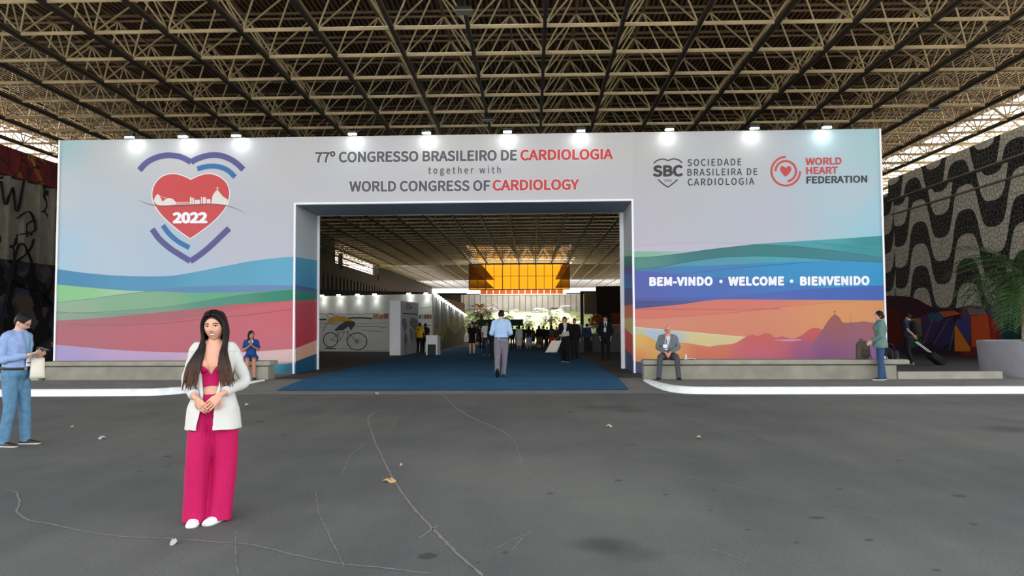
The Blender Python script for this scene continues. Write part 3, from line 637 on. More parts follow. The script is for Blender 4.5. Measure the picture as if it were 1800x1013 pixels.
# floodlights along the top
M_LENS = mat('lamp_lens', (255, 255, 250), .3, emit=(250, 255, 246), estr=14); M_LAMP = mat('lamp_housing', (40, 40, 42), .5)
LAMPS = [240, 332, 424, 625, 753, 893, 1020, 1173, 1320, 1445]
WH = ['first from the left edge', 'above the heart emblem centre', 'above the right half of the heart emblem', 'above the word CONGRESSO', 'above the word BRASILEIRO', 'above the first letters of DE CARDIOLOGIA', 'above the end of CARDIOLOGIA', 'above the SBC initials', 'above the words BRASILEIRA DE', 'above the word FEDERATION']
for i, u in enumerate(LAMPS):
    p = on_plane(u, 240, PA, PN); s = (p-PA).dot(PU)
    b = along(s, .06, PTOP); t = thing('floodlight', 'small lit floodlight clamped to the arch top, '+WH[i], 'floodlight', b, math.atan2(PU.y, PU.x), 'floodlights along the arch top')
    m = MB(); m.box(-.02, .02, -.02, .02, 0, .14); m.box(-.06, .06, -.10, .06, 0, .012); m.tube([(0, 0, .13), (0, -.2, .17), (0, -.42, .07)], .014, 6); m.build('arm', M_LAMP, t)
    m = MB(); m.obox((0, -.44, .03), (.13, 0, 0), (0, .07, .02), (0, -.015, .045)); m.build('housing', M_LAMP, t)
    m = MB(); m.obox((0, -.445, -.036), (.115, 0, 0), (0, .06, .012), (0, 0, .026)); m.build('lens', M_LENS, t)
    ld = bpy.data.lights.new('flood', 'SPOT'); ld.energy = 3.6; ld.spot_size = math.radians(112); ld.spot_blend = .9; ld.shadow_soft_size = .08; ld.color = (.92, 1, .95)
    lo_ = bpy.data.objects.new('flood', ld); COL.objects.link(lo_); lo_.parent = t; lo_.location = (0, -.36, -.075); lo_.rotation_euler = Vector((0, 1, -.30)).to_track_quat('-Z', 'Y').to_euler()
# ------------------------------------------------------------------ benches, low kerb walls, planter
def bench(name, a, b, label, over_a=.03, over_b=.03):
    """concrete bench: wall from a to b (front line), slab on top"""
    a, b = Vector((*a, 0)), Vector((*b, 0)); u = (b-a).normalized(); n = Vector((-u.y, u.x, 0))
    t = thing(name, label, 'bench', (a.x, a.y, .15), math.atan2(u.y, u.x)); L_ = (b-a).length
    m = MB(); m.box(0, L_, .02, .50, 0, .345); m.build('support_wall', M_CONC, t)
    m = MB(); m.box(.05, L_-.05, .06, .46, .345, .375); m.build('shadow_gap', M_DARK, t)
    bm = bmesh.new(); bmesh.ops.create_cube(bm, size=1)
    bmesh.ops.transform(bm, matrix=Matrix.Translation(((L_+over_b-over_a)/2, .26, .43)) @ Matrix.Diagonal((L_+over_a+over_b, .62, .115, 1)), verts=bm.verts)
    bmesh.ops.bevel(bm, geom=bm.edges[:], offset=.022, segments=2, affect='EDGES')
    me = bpy.data.meshes.new('seat_slab'); bm.to_mesh(me); bm.free(); me.materials.append(M_CONC2)
    o = bpy.data.objects.new('seat_slab', me); COL.objects.link(o); o.parent = t
    return t
bench('concrete_bench', (-13.0, 20.2), (-6.95, 20.02), 'long concrete bench before the left half of the arch', .05, .08)
bench('concrete_bench', (2.83, 19.77), (9.06, 19.46), 'long concrete bench before the right half of the arch', .03, .3)
m = MB(); m.box(9.12, 11.7, 19.55, 19.78, .15, .33); struct(m.build('trim_1', M_CONC2), 'low concrete kerb between bench and planter')
m = MB(); m.box(-24, -13.1, 20.1, 20.35, .15, .31); struct(m.build('trim_2', M_CONC2), 'low concrete kerb left of the bench')
pl = thing('planter', 'big round grey concrete planter holding a palm', 'planter', (13.42, 20.75, .15))
M_PLANT = mat('grey_planter_paint', (134, 134, 140), .8, noise=.1, nscale=2, bump=.2, bscale=20)
m = MB(); h = .92; m.grid([[(r*math.cos(a), r*math.sin(a), z) for a in np.linspace(0, 2*PI, 64, endpoint=False)] for r, z in ((1.38, 0), (1.45, h-.03), (1.44, h), (1.30, h), (1.28, h-.12))], True); m.build('box', M_PLANT, pl, False)
m = MB(); m.poly([(1.29*math.cos(a), 1.29*math.sin(a), h-.06) for a in np.linspace(0, 2*PI, 40, endpoint=False)]); m.build('soil', mat('soil', (54, 44, 34), 1, noise=.3, nscale=8), pl)
for a, z in ((-1.75, .36), (-1.55, .22), (-1.42, .16)):
    m = MB(); c, d = math.cos(a), math.sin(a); m.obox((1.405*c, 1.405*d, z), (-.06*d, .06*c, .004), (.004*c, .004*d, 0), (0, 0, .012)); m.build('paint_chip', M_WHITE, pl)

# palms
M_FROND = mat('palm_frond', (66, 92, 52), .5, noise=.25, nscale=3); M_FROND2 = mat('palm_frond_dark', (44, 58, 40), .55, noise=.25, nscale=3)
M_TRUNK = mat('palm_trunk', (150, 132, 112), .9, noise=.3, nscale=9, bump=.8, bscale=18); M_DRY = mat('palm_frond_dry', (170, 120, 60), .6, noise=.25, nscale=3)
def frond_mesh(L_, droop, rnd, leaf=.34, n=26, wid=.016):
    m = MB(); pts = []
    for i in range(13):
        t = i/12; pts.append((L_*(t*.92), 0, L_*(.42*t*(1-.3*t)-droop*t*t)))
    m.tube(pts, [.016*(1-.8*i/12) for i in range(13)], 5)
    P = spline(pts, 6)
    for i in range(n):
        t = .16+.82*i/(n-1); p = Vector(P[min(len(P)-1, int(t*(len(P)-1)))]); l = leaf*(.55+.9*math.sin(PI*min(1, .15+t*.75)))*rnd.uniform(.85, 1.1)
        for s in (-1, 1):
            d = Vector((.62+rnd.uniform(-.12, .12), s*.78, rnd.uniform(-.1, .22))).normalized(); q = p+d*l*.55+Vector((0, 0, -.02)); e = p+d*l+Vector((0, 0, -l*.32))
            w = Vector((-d.y*s, d.x*s, .25)).normalized()*wid
            m.poly([p-w*.5, p+w*.5, q+w, q-w]); m.poly([q-w, q+w, e])
    return m
FRONDS = {}
def palm(name, label, cat, loc, trunk_h, L_, nfr, seed, fm, leaf=.34, tr=.085, group=None, tilt=(0, 0), n=26, wid=.016, low=-.35):
    rnd = random.Random(seed); t = thing(name, label, cat, loc, 0, group)
    m = MB(); k = 22; pts, rad = [], []
    for i in range(k+1):
        z = trunk_h*i/k; pts.append((tilt[0]*(i/k)**2, tilt[1]*(i/k)**2, z)); rad.append(tr*(1.12-.25*i/k)*(1+.10*(i % 2))*(1.25 if i > k-4 else 1))
    m.tube(pts, rad, 12); m.build('trunk', M_TRUNK, t, False)
    top = Vector(pts[-1])
    for i in range(nfr):
        el = 1.15-(1.15-low)*(i/nfr)**1.1+rnd.uniform(-.1, .1); az = i*2.399+rnd.uniform(-.2, .2)
        key = (round(L_, 2), i % 5, fm.name, leaf)
        if key not in FRONDS:
            o = frond_mesh(L_, .5+.09*(i % 5), rnd, leaf, n, wid).build('frond', fm, None); FRONDS[key] = o.data
        else: o = bpy.data.objects.new('frond', FRONDS[key]); COL.objects.link(o)
        o.parent = t; o.location = top; o.rotation_euler = Matrix.Rotation(az, 3, 'Z').to_euler() if False else (Matrix.Rotation(az, 3, 'Z') @ Matrix.Rotation(-(el-.42), 3, 'Y')).to_euler()
        sc = rnd.uniform(.82, 1.05); o.scale = (sc, sc, sc)
    return t
palm('palm', 'feathery green date palm growing in the grey planter', 'palm', (13.12, 20.85, 1.012), 1.75, 1.75, 42, 5, M_FROND, .36, .085, n=34)

# painted tarpaulin mural on the right wall
MU = MB(); XM = 20.1; MPL = [1]
def mp(pts, col, lay):
    MPL[0] += 1; lay = MPL[0]
    MU.poly([on_x(x, y, XM-lay*.006) for x, y in pts], tuple(min(1, 1.6*q) for q in lin(col)))
top = spline([(1553, 520), (1590, 521), (1612, 526), (1630, 536), (1650, 544), (1675, 543), (1705, 537), (1735, 540), (1755, 530), (1768, 518)], 5)
gr = [[on_x(x, y+(628-y)*j/8, XM) for x, y in top] for j in range(9)]
cols = []
for j in range(9):
    r = []
    for x, y in top:
        f = j/8; base = np.array(lin((62, 24, 36)))*(1-f)+np.array(lin((44, 34, 58)))*f
        base = base*1.5
        if x > 1690: base = np.array(lin((112, 92, 112)))*(1-f)+np.array(lin((150, 40, 36)))*f
        r.append(tuple(base))
    cols.append(r)
MU.grid(gr, cols=cols)
for pts, c in (([(1556, 545), (1578, 540), (1590, 605), (1558, 610)], (92, 18, 22)), ([(1588, 562), (1619, 559), (1622, 590), (1612, 596), (1594, 588)], (176, 104, 30)), ([(1600, 590), (1614, 584), (1622, 604), (1604, 613)], (44, 96, 54)),
               ([(1618, 556), (1640, 548), (1658, 562), (1640, 600), (1622, 606)], (66, 44, 84)), ([(1630, 552), (1656, 549), (1664, 556), (1650, 566), (1634, 564)], (48, 84, 112)), ([(1660, 562), (1676, 556), (1678, 600), (1650, 614), (1640, 606)], (52, 48, 92)),
               ([(1678, 570), (1682, 574), (1706, 612), (1705, 618), (1678, 618)], (206, 118, 34)), ([(1682, 562), (1704, 556), (1706, 606), (1694, 592), (1680, 570)], (58, 62, 132)), ([(1706, 556), (1736, 552), (1742, 600), (1708, 612)], (198, 78, 36)),
               ([(1738, 556), (1750, 562), (1752, 598), (1742, 602)], (160, 32, 40)), ([(1740, 542), (1758, 532), (1754, 566), (1744, 556)], (60, 84, 120)), ([(1650, 548), (1676, 546), (1690, 552), (1660, 558)], (190, 82, 52)), ([(1700, 541), (1732, 544), (1734, 552), (1704, 554)], (128, 108, 126))):
    mp(pts, c, 2)
for a in ((1640, 606, 1668, 560), (1622, 606, 1640, 560), (1680, 566, 1668, 616)):
    mp([(a[0], a[1]), (a[0]+1, a[1]), (a[2]+1, a[3]), (a[2], a[3])], (120, 112, 140), 3)
tag(MU.build('painted_tarpaulin', vcol_mat('mural_paint', .7), None, False, True), 'colourful painted tarpaulin hung along the foot of the mosaic wall', 'tarpaulin')
m = MB(); m.box(20.0, 20.18, 27, 33.3, .0, 3.1); struct(m.build('teal_panel', mat('teal_paint', (30, 74, 78), .8, noise=.4, nscale=1.5)), 'dark teal painted panel behind the palm')

# black painted strokes on the left wall (A shaped tag)
m = MB()
for pts in ([(0, 588), (22, 470), (36, 428), (52, 450), (66, 500), (78, 540)], [(20, 492), (44, 506), (70, 512), (96, 540)], [(30, 460), (52, 440), (60, 420)], [(2, 318), (10, 360), (22, 330), (30, 372), (40, 330), (44, 306)], [(30, 384), (52, 372), (62, 404), (36, 412)], [(74, 540), (96, 490), (104, 440)]):
    P = spline(pts, 6); w = .16
    q = [on_x(x, y, XL+.30) for x, y in P]; m.tube(q, .075, 5, .3)
m.build('paint_stroke', mat('black_spray', (20, 18, 20), .6), wl_)

# ------------------------------------------------------------------ inside the hall
M_EXH = mat('exhibit_white', (214, 214, 208), .8, noise=.05, nscale=.8); M_LINE = mat('drawn_line', (50, 50, 52), .8)
EA, EB = Vector((-14.8, 51.6, 0)), Vector((-6.39, 48.8, 0)); EU = (EB-EA).normalized(); EN = Vector((EU.y, -EU.x, 0))
ex = thing('exhibit_wall', 'white exhibition wall with a drawn cyclist', 'exhibition wall', (EA.x, EA.y, 0))
def world_part(mb, name, m, parent, **k):
    o = mb.build(name, m, None, **k); o.parent = parent; o.data.transform(Matrix.Translation(-parent.location)); return o
m = MB(); h0 = -.2; ht = 3.6
m.poly([EA+Vector((0, 0, h0)), EB+Vector((0, 0, h0)), EB+Vector((0, 0, ht)), EA+Vector((0, 0, ht))]); q = -EN*.15
m.poly([EA+q+Vector((0, 0, h0)), EB+q+Vector((0, 0, h0)), EB+q+Vector((0, 0, ht)), EA+q+Vector((0, 0, ht))]); m.poly([EA+Vector((0, 0, ht)), EB+Vector((0, 0, ht)), EB+q+Vector((0, 0, ht)), EA+q+Vector((0, 0, ht))])
world_part(m, 'front_panel', M_EXH, ex)
E_ = lambda u, v, off=.0: on_plane(u, v, EA, EN)+EN*off
Q = lambda pts: [(540+x/3.493, 370+y/3.493) for x, y in pts]
def eart(name, m, ribbons=(), polys=(), lay=.03):
    mb = MB()
    for pts, w in ribbons: pxribbon(pts, w, lay, mb, 6, E_)
    for pts in polys: mb.poly([E_(x, y, lay) for x, y in pts])
    return world_part(mb, name, m, ex)
def circ(cx, cy, rx, ry): return [(cx+rx*math.cos(2*PI*i/24), cy+ry*math.sin(2*PI*i/24)) for i in range(25)]
eart('drawn_bicycle', M_LINE, [(Q(circ(145, 795, 44, 44)), 1.5), (Q(circ(308, 805, 60, 52)), 1.5), (Q(circ(308, 805, 12, 11)), .8), (Q([(145, 795), (230, 745), (308, 805)]), .8), (Q([(230, 745), (200, 800), (145, 795)]), .7), (Q([(110, 845), (180, 850)]), 1.6)]+[(Q([(308, 805), (308+54*math.cos(a), 805+46*math.sin(a))]), .35) for a in np.linspace(0, 6.28, 11)], lay=.034)
eart('drawn_jersey', mat('jersey_yellow', (196, 160, 60), .8), polys=[Q([(125, 690), (130, 668), (180, 648), (240, 652), (282, 682), (230, 690), (190, 680), (150, 690)])])
eart('drawn_shorts', mat('shorts_grey', (78, 80, 84), .8), polys=[Q([(165, 738), (200, 705), (240, 680), (290, 682), (298, 700), (270, 738), (255, 712), (225, 735), (190, 738)])], lay=.036)
eart('drawn_rider', M_LINE, [(Q(circ(145, 648, 20, 12)), .5), (Q([(125, 690), (105, 730), (98, 748)]), .8), (Q([(180, 735), (205, 790), (185, 805)]), .8), (Q([(255, 735), (240, 800)]), .7)], lay=.037)
random.seed(8)
hz = [(45+i*22, 640+random.uniform(-8, 6)) for i in range(22)]
eart('drawn_shore', M_LINE, [(Q(hz), .7), (Q([(45, 672), (120, 670)]), 2.6), (Q([(255, 662), (330, 660), (400, 664)]), 2.4), (Q([(45, 692), (200, 698), (500, 690)]), .5), (Q([(300, 715), (400, 712), (490, 722)]), .8), (Q([(330, 735), (470, 745)]), .7), (Q([(60, 720), (110, 716)]), .5), (Q([(690, 600), (765, 592)]), .6), (Q([(690, 710), (760, 706)]), 1.0), (Q([(690, 745), (760, 742)]), .6), (Q([(60, 860), (200, 850), (400, 862), (500, 856)]), .4)])
for a, b, c in ((405, 440, (176, 140, 112)), (442, 470, (190, 128, 90)), (472, 500, (168, 112, 88)), (688, 702, (70, 120, 130)), (704, 716, (196, 176, 80)), (718, 730, (60, 110, 140)), (732, 750, (186, 72, 58)), (752, 764, (76, 120, 84))):
    eart('drawn_block', mat('block_%d' % a, c, .8), polys=[Q([(a, 640+random.uniform(-6, 8)), (b, 638), (b, 664), (a, 667)])])
# side of the exhibit with its gold and dark mural
SA, SB = EB, Vector((-8.6, 98, 0))
m = MB(); rows, cols = [], []
rnd = random.Random(3)
for i in range(50):
    t = i/49; p = SA.lerp(SB, t); z0 = hall_z(p.y); z1 = 3.6*(1-t)+2.9*t; r, c = [], []
    for j in range(19):
        s = j/18; r.append((p.x, p.y, z0+(z1-z0)*s))
        gold = np.array((150, 132, 78)); grey = np.array((118, 118, 116)); drk = np.array((48, 42, 34))
        edge_ = .45+.12*math.sin(t*9)+(.0 if t > .28 else -.35+.1*math.sin(t*60))
        k = drk if s < edge_ else (gold if s < edge_+.28 else grey)
        c.append(tuple(np.array(lin(tuple(k)))*rnd.uniform(.7, 1.3)))
    rows.append(r); cols.append(c)
m.grid(rows, cols=cols)
world_part(m, 'side_panel', vcol_mat('gold_mural', .7), ex, colors=True)['label'] = 'long side with a gold and dark mural'
m = MB(); m.poly([SA+Vector((-.2, .3, -.2)), SB+Vector((-.2, 0, -.8)), SB+Vector((-.2, 0, 2.85)), SA+Vector((-.2, .3, 3.55))]); world_part(m, 'backing', M_DARK, ex)
m = MB(); m.box(-8.9, -8.7, 78, 98.3, -.8, 4.4); struct(m.build('partition', mat('brown_partition', (128, 92, 62), .8, noise=.1, nscale=1)), 'brown partition rising behind the mural wall')
m = MB(); m.poly([EA+Vector((-4, 2.2, 0)), EB+Vector((-.4, 1.2, 0)), EB+Vector((-.4, 1.2, 3.75)), EA+Vector((-4, 2.2, 4.25))]); struct(m.build('black_backdrop', mat('black_cloth', (30, 28, 28), .9)), 'black band above the exhibition wall')
for i, u in enumerate((570, 599, 632, 662, 722, 752)):
    p = E_(u, 522-i*1.2, .25); t = thing('wall_lamp', 'small lit lamp over the cyclist wall, '+('leftmost', 'second', 'third', 'fourth', 'fifth', 'rightmost')[i]+' of the six', 'lamp', (p.x, p.y, 3.6), 0, 'lamps over the cyclist wall')
    m = MB(); m.box(-.015, .015, -.02, .24, .03, .07); m.box(-.03, .03, .2, .25, .0, .09); m.build('arm', M_LAMP, t)
    m = MB(); m.box(-.12, .12, -.08, .0, -.03, .06); m.build('lens', M_LENS, t)
    ld = bpy.data.lights.new('lamp', 'SPOT'); ld.energy = 13; ld.spot_size = 1.6; ld.spot_blend = 1; ld.shadow_soft_size = .06
    q = bpy.data.objects.new('lamp', ld); COL.objects.link(q); q.parent = t; q.location = (0, -.04, -.06); q.rotation_euler = Vector((0, .28, -1)).to_track_quat('-Z', 'Y').to_euler()
proto = None
for i in range(16):
    t_ = (i/15)**1.25; p = SA.lerp(SB, .01+.95*t_); z = 3.6*(1-t_)+2.9*t_
    if proto is None:
        m = MB(); m.box(.0, .16, -.05, .05, .0, .05); m.box(.08, .26, -.11, .11, -.10, .02); proto = m.build('strip_lamp', M_LENS); o = proto
    else: o = proto.copy(); COL.objects.link(o)
    o.location = (p.x, p.y, z); tag(o, 'tiny lit lamp in the receding row over the mural side wall', 'lamp', 'lamps over the mural side wall')
    if i % 3 == 0:
        ld = bpy.data.lights.new('lamp', 'POINT'); ld.energy = 18; ld.shadow_soft_size = .1; q = bpy.data.objects.new('lamp', ld); COL.objects.link(q); q.location = (p.x+.35, p.y, z-.2)
# white map box
mbx = thing('map_box', 'tall white display box with a grey world map', 'display', (-7.57, 40.5, hall_z(41)))
m = MB(); f = [(0, 0), (.57, 0), (.86, 4.5), (.2, 4.6)]
m.poly([(x, y, 2.9) for x, y in f])
for i in range(4): a, b = f[i], f[(i+1) % 4]; m.poly([(*a, 0), (*b, 0), (*b, 2.9), (*a, 2.9)])
m.build('body', M_WHITE, mbx)
m = MB(); mm = MB()
def mapq(s, z, off=.02): return (.57+.29*s+off, 4.5*s, z)
mm.poly([mapq(.02, .03, .008), mapq(.98, .03, .008), mapq(.98, 2.87, .008), mapq(.02, 2.87, .008)]); mm.build('printed_side', mat('map_grey', (176, 178, 184), .6), mbx)
for pts in ([(.05, 1.75), (.12, 1.98), (.28, 1.9), (.34, 1.55), (.27, 1.3), (.2, 1.2), (.12, 1.45)], [(.2, 1.2), (.32, 1.1), (.33, .8), (.26, .4), (.2, .7)], [(.45, 1.75), (.55, 2.0), (.7, 2.02), (.95, 1.85), (.92, 1.5), (.78, 1.25), (.6, 1.5), (.5, 1.5)], [(.45, 1.4), (.6, 1.4), (.66, 1.1), (.58, .6), (.5, .9)], [(.82, .75), (.93, .8), (.92, .55), (.84, .55)]):
    m.poly([mapq(a, b) for a, b in pts])
m.build('world_map', mat('map_dark', (108, 110, 116), .6), mbx)
m = MB(); [m.poly([mapq(a, z), mapq(b, z), mapq(b, z+h_), mapq(a, z+h_)]) for a, b, z, h_ in ((.3, .34, 2.45, .36), (.4, .5, 2.72, .05), (.4, .62, 2.6, .04), (.4, .55, 2.5, .04), (.1, .9, 2.2, .06))]; m.build('small_print', M_LINE, mbx)
kk = thing('kiosk', 'small white kiosk counter with a dark opening', 'kiosk', (-5.3, 40.2, hall_z(40)+.012))
m = MB(); m.box(-.3, .3, 0, .5, .55, 1.03); m.box(-.3, -.22, 0, .5, 0, .55); m.box(.22, .3, 0, .5, 0, .55); m.build('body', M_WHITE, kk)
m = MB(); m.box(-.22, .22, .06, .5, 0, .55); m.build('inset', M_BLACK, kk); m = MB(); m.box(.31, .42, .1, .6, 0, 1.0); m.build('side_panel', mat('grey_panel', (150, 150, 152), .7), kk)

# right side of the hall
m = MB(); m.box(2.6, 7.2, 45.6, 46.1, -.1, 1.05); struct(m.build('grey_partition', mat('grey_cloth', (72, 72, 74), .9, noise=.1, nscale=2)), 'low grey partition at the right of the hall')
for i, x in enumerate((3.35, 4.75, 6.15)):
    t = thing('crowd_barrier', 'grey steel crowd barrier beyond the low partition, '+('nearest the carpet', 'middle of three', 'farthest from the carpet')[i], 'barrier', (x, 47, hall_z(47)), 0, 'steel crowd barriers')
    m = MB(); z0, z1 = 1.05, 1.62
    for z in (.15, z1): m.bar((-.62, 0, z), (.62, 0, z), .03, 6)
    for s in (-.62, .62): m.bar((s, 0, 0), (s, 0, z1), .03, 6)
    m.build('frame', mat('steel', (178, 182, 182), .35, .6), t)
    m = MB(); [m.bar((s, 0, .15), (s, 0, z1), .012, 5) for s in np.linspace(-.5, .5, 9)]; m.build('bars', mat('steel', (178, 182, 182), .35, .6), t)
m = MB(); m.box(7.3, 12.5, 88, 89, -.8, 6.0); struct(m.build('partition', mat('dark_brown_wall', (48, 34, 26), .9, noise=.2, nscale=.5)), 'dark wall at the right of the hall')
m = MB(); m.box(8.9, 10.9, 87.7, 87.95, -.6, 2.95); m.build('board', mat('orange_board', (120, 62, 36), .8, noise=.3, nscale=.8)); struct(bpy.data.objects['board'], 'brown orange board on the dark wall')
m = MB(); m.box(6.3, 8.1, 94, 94.3, 2.9, 5.4); struct(m.build('beige_board', mat('beige_board_paint', (150, 134, 108), .8, noise=.12, nscale=1)), 'pale boarding high beside the black pillar')
m = MB(); m.box(6.2, 6.6, 99.8, 100.2, -.8, 6.0); struct(m.build('pillar', M_BLACK), 'thin black pillar at the end of the hall')
m = MB(); m.box(6.2, 16, 99.9, 100.2, 5.75, 6.0); m.box(-20, -8.6, 99.9, 100.2, 5.6, 5.85); struct(m.build('beam', M_BLACK), 'black cross beam at the end of the hall')
# orange glass end
gz0, gz1, GY = 6.72, 13.6, 110.0; gx0, gx1 = -9.1, 5.3
go = bpy.data.materials.new('orange_glass'); go.use_nodes = True; nt = go.node_tree; nt.nodes.remove(nt.nodes['Principled BSDF'])
tr = nt.nodes.new('ShaderNodeBsdfTransparent'); tr.inputs[0].default_value = (.36, .125, .004, 1); gl = nt.nodes.new('ShaderNodeBsdfGlossy'); gl.inputs[1].default_value = .05
mx = nt.nodes.new('ShaderNodeMixShader'); mx.inputs[0].default_value = .03; nt.links.new(tr.outputs[0], mx.inputs[1]); nt.links.new(gl.outputs[0], mx.inputs[2]); nt.links.new(mx.outputs[0], nt.nodes['Material Output'].inputs[0])
win = thing('window_1', None, None, (0, GY, 0)); struct(win, 'large orange glass window at the far end of the hall')
xs = np.linspace(gx0, gx1, 13); zs = [gz0, 8.65, 10.5, gz1]
for i in range(12):
    m = MB(); m.poly([(xs[i], 0, gz0), (xs[i+1], 0, gz0), (xs[i+1], 0, gz1), (xs[i], 0, gz1)]); m.build('pane', go, win)
m = MB()
for i, x in enumerate(xs): w = .07 if i % 2 else .12; m.box(x-w/2, x+w/2, -.06, .06, gz0, gz1)
for k, z in enumerate(zs): w = (.12, .06, .2, .1)[k]; m.box(gx0, gx1, -.07, .07, z-w/2, z+w/2)
m.build('window_frame', M_BLACK, win)
m = MB(); m.box(-26, -10, 183, 184, -2, 9.3); m.box(8, 22, 183, 184, -2, 9.3); struct(m.build('wall_back', M_DARK), 'dark end walls beside the garden court')
# garden beyond the end of the hall
M_LAWN = mat('sunlit_lawn', (166, 168, 104), 1, noise=.3, nscale=.6)
m = MB(); m.grid([[(x, y, z+.25*math.sin(x*.7+y)) for x in np.linspace(-60, 60, 40)] for y, z in ((116, -1.0), (124, -.5), (132, 1.4), (140, 3.2), (149, 4.4), (170, 4.6))]); struct(m.build('lawn_bank', M_LAWN), 'sunlit grass bank outside')
bl = thing('building', 'pale panelled building beyond the garden with orange windows', 'building', (0, 150, 4))
M_BLD = mat('pale_cladding', (196, 180, 174), .8, noise=.15, nscale=.4)
m = MB(); m.box(-14, 12, 0, 6, 0, 3.6); m.build('wall', M_BLD, bl)
m = MB(); [m.box(x-.05, x+.05, -.06, 0, 0, 3.6) for x in np.arange(-13.5, 12, 1.1)]; m.build('cladding_joint_ribs', mat('cladding_rib', (128, 114, 112), .8), bl)
m = MB(); m.box(-10.2, 6, -.05, 0, 3.65, 4.6); m.build('window_band', mat('orange_panel', (196, 84, 20), .5), bl)
m = MB(); m.box(-10.3, 6.1, -.12, -.02, 3.55, 3.75); [m.box(x-.09, x+.09, -.12, -.02, 3.7, 4.6) for x in np.linspace(-10.2, 6, 14)]; m.build('window_frames', M_WHITE, bl)
m = MB(); m.box(-14, 12, 0, 6, 3.6, 3.66); m.build('roof', M_WHITE, bl)
for i, (px, y, th, L_, nf, mt, lab, s) in enumerate(((968, 113, 3.6, 3.4, 26, M_FROND, 'big bright garden palm framed by the hall end', 11), (996, 124, 2.4, 2.8, 20, M_DRY, 'dry orange tinged palm right of the bright palm', 12), (846, 102, 4.0, 2.6, 18, M_FROND2, 'dark palm at the end of the mural side wall', 13), (925, 127, 2.2, 2.6, 20, M_FROND, 'low green palm left of the bright palm', 14), (833, 106, 2.2, 2.0, 18, M_FROND2, 'low dark palm behind the end of the mural wall', 15), (890, 134, 2.0, 2.4, 16, M_FROND, 'small green palm on the grass bank behind the walking man', 16), (1000, 108, 1.7, 2.2, 16, M_FROND2, 'low palm on the lawn left of the black pillar', 17))):
    x = (px-936)/FPX*y; zg = hall_z(min(y, 112)) if y < 116 else float(np.interp(y, (116, 124, 132), (-1.0, -.5, 1.4)))-.2
    palm('palm', lab, 'palm', (x, y, zg), th, L_, nf, s, mt, .75, .16, 'palms beyond the hall', n=18, wid=.05)
bu = thing('shrub', 'orange leaved shrub below the pale boarding', 'shrub', (5.9, 72, hall_z(72)))
m = MB(); rnd = random.Random(2)
for i in range(420):
    a, e, r = rnd.uniform(0, 6.28), rnd.uniform(-.5, 1.5), rnd.uniform(.4, 1); p = Vector((.75*r*math.cos(a)*math.cos(e), .75*r*math.sin(a)*math.cos(e), 2.0+1.0*r*math.sin(e)))
    d = Vector((rnd.uniform(-1, 1), rnd.uniform(-1, 1), rnd.uniform(-.4, 1))).normalized()*.22; w = d.orthogonal().normalized()*.05; m.poly([p-w, p+d*.5-w*1.2, p+d, p+d*.5+w*1.2, p+w])
m.build('foliage', mat('orange_leaves', (190, 110, 40), .6, noise=.4, nscale=2), bu)
m = MB(); [m.tube([(0, 0, 0), (.1*math.cos(a), .1*math.sin(a), 1.0), (.4*math.cos(a), .4*math.sin(a), 2.2)], [.05, .04, .015], 6) for a in (0, 1.5, 3, 4.6)]; m.build('stems', M_TRUNK, bu)
gs = thing('hanging_banner', 'dark green banner hung across the back of the hall', 'banner', (-4.2, 78, hall_z(78)))
m = MB(); m.box(-1.3, 3.2, -.03, .03, 1.95, 2.6); m.build('cloth', mat('green_banner', (34, 58, 42), .8), gs); m = MB(); m.bar((-1.3, 0, 0), (-1.3, 0, 2.6), .04); m.build('pole', M_BLACK, gs); m = MB(); m.bar((3.2, 0, 0), (3.2, 0, 2.6), .04); m.build('pole', M_BLACK, gs)

# ------------------------------------------------------------------ marks and litter on the road
M_CRK = mat('crack_filler', (128, 125, 120), .95, noise=.15, nscale=9); M_SCF = mat('scuff', (128, 125, 120), .95); M_STN = mat('oil_stain', (66, 65, 64), .9, noise=.2, nscale=3); M_SPK = mat('dark_spot', (74, 73, 72), .95)
def g(u, v): p = on_z(u, v, 0); return (p.x, p.y)
def roadline(name, pts, w, m, z=.003, jit=.006):
    rnd = random.Random(len(pts)*7+int(pts[0][0])); P = spline([g(*p) for p in pts], 10); mb = MB(); L_, R_ = [], []
    for i in range(len(P)):
        d = P[min(i+1, len(P)-1)]-P[max(i-1, 0)]; n = np.array((-d[1], d[0])); n /= np.linalg.norm(n)+1e-9
        e = .25 if i in (0, len(P)-1) else 1; k = w/2*e+rnd.uniform(-jit, jit)*.5; q = P[i]+n*rnd.uniform(-jit, jit)
        L_.append((*(q+n*k), z)); R_.append((*(q-n*k), z))
    mb.grid([L_, R_]); mb.build(name, m, road)
roadline('crack', [(652, 728), (647, 738), (655, 765), (665, 790), (690, 840), (720, 885), (760, 930), (800, 970), (850, 1015)], .022, M_CRK)
roadline('crack', [(672, 720), (660, 724), (650, 734)], .018, M_CRK)
roadline('crack', [(12, 862), (28, 866), (34, 884), (30, 900), (50, 915), (90, 922), (150, 935), (215, 944), (300, 948), (400, 955), (450, 960), (520, 977), (600, 992), (680, 1000), (760, 1010)], .016, M_CRK)
roadline('crack', [(736, 948), (762, 930), (770, 925)], .018, M_CRK)
roadline('crack', [(768, 690), (785, 700), (800, 716), (830, 735), (870, 752), (890, 762)], .028, M_SCF)
roadline('crack', [(555, 865), (560, 900), (580, 945), (600, 985), (604, 1000)], .008, M_SCF); roadline('crack', [(414, 935), (414, 975), (418, 1012)], .006, M_SCF)
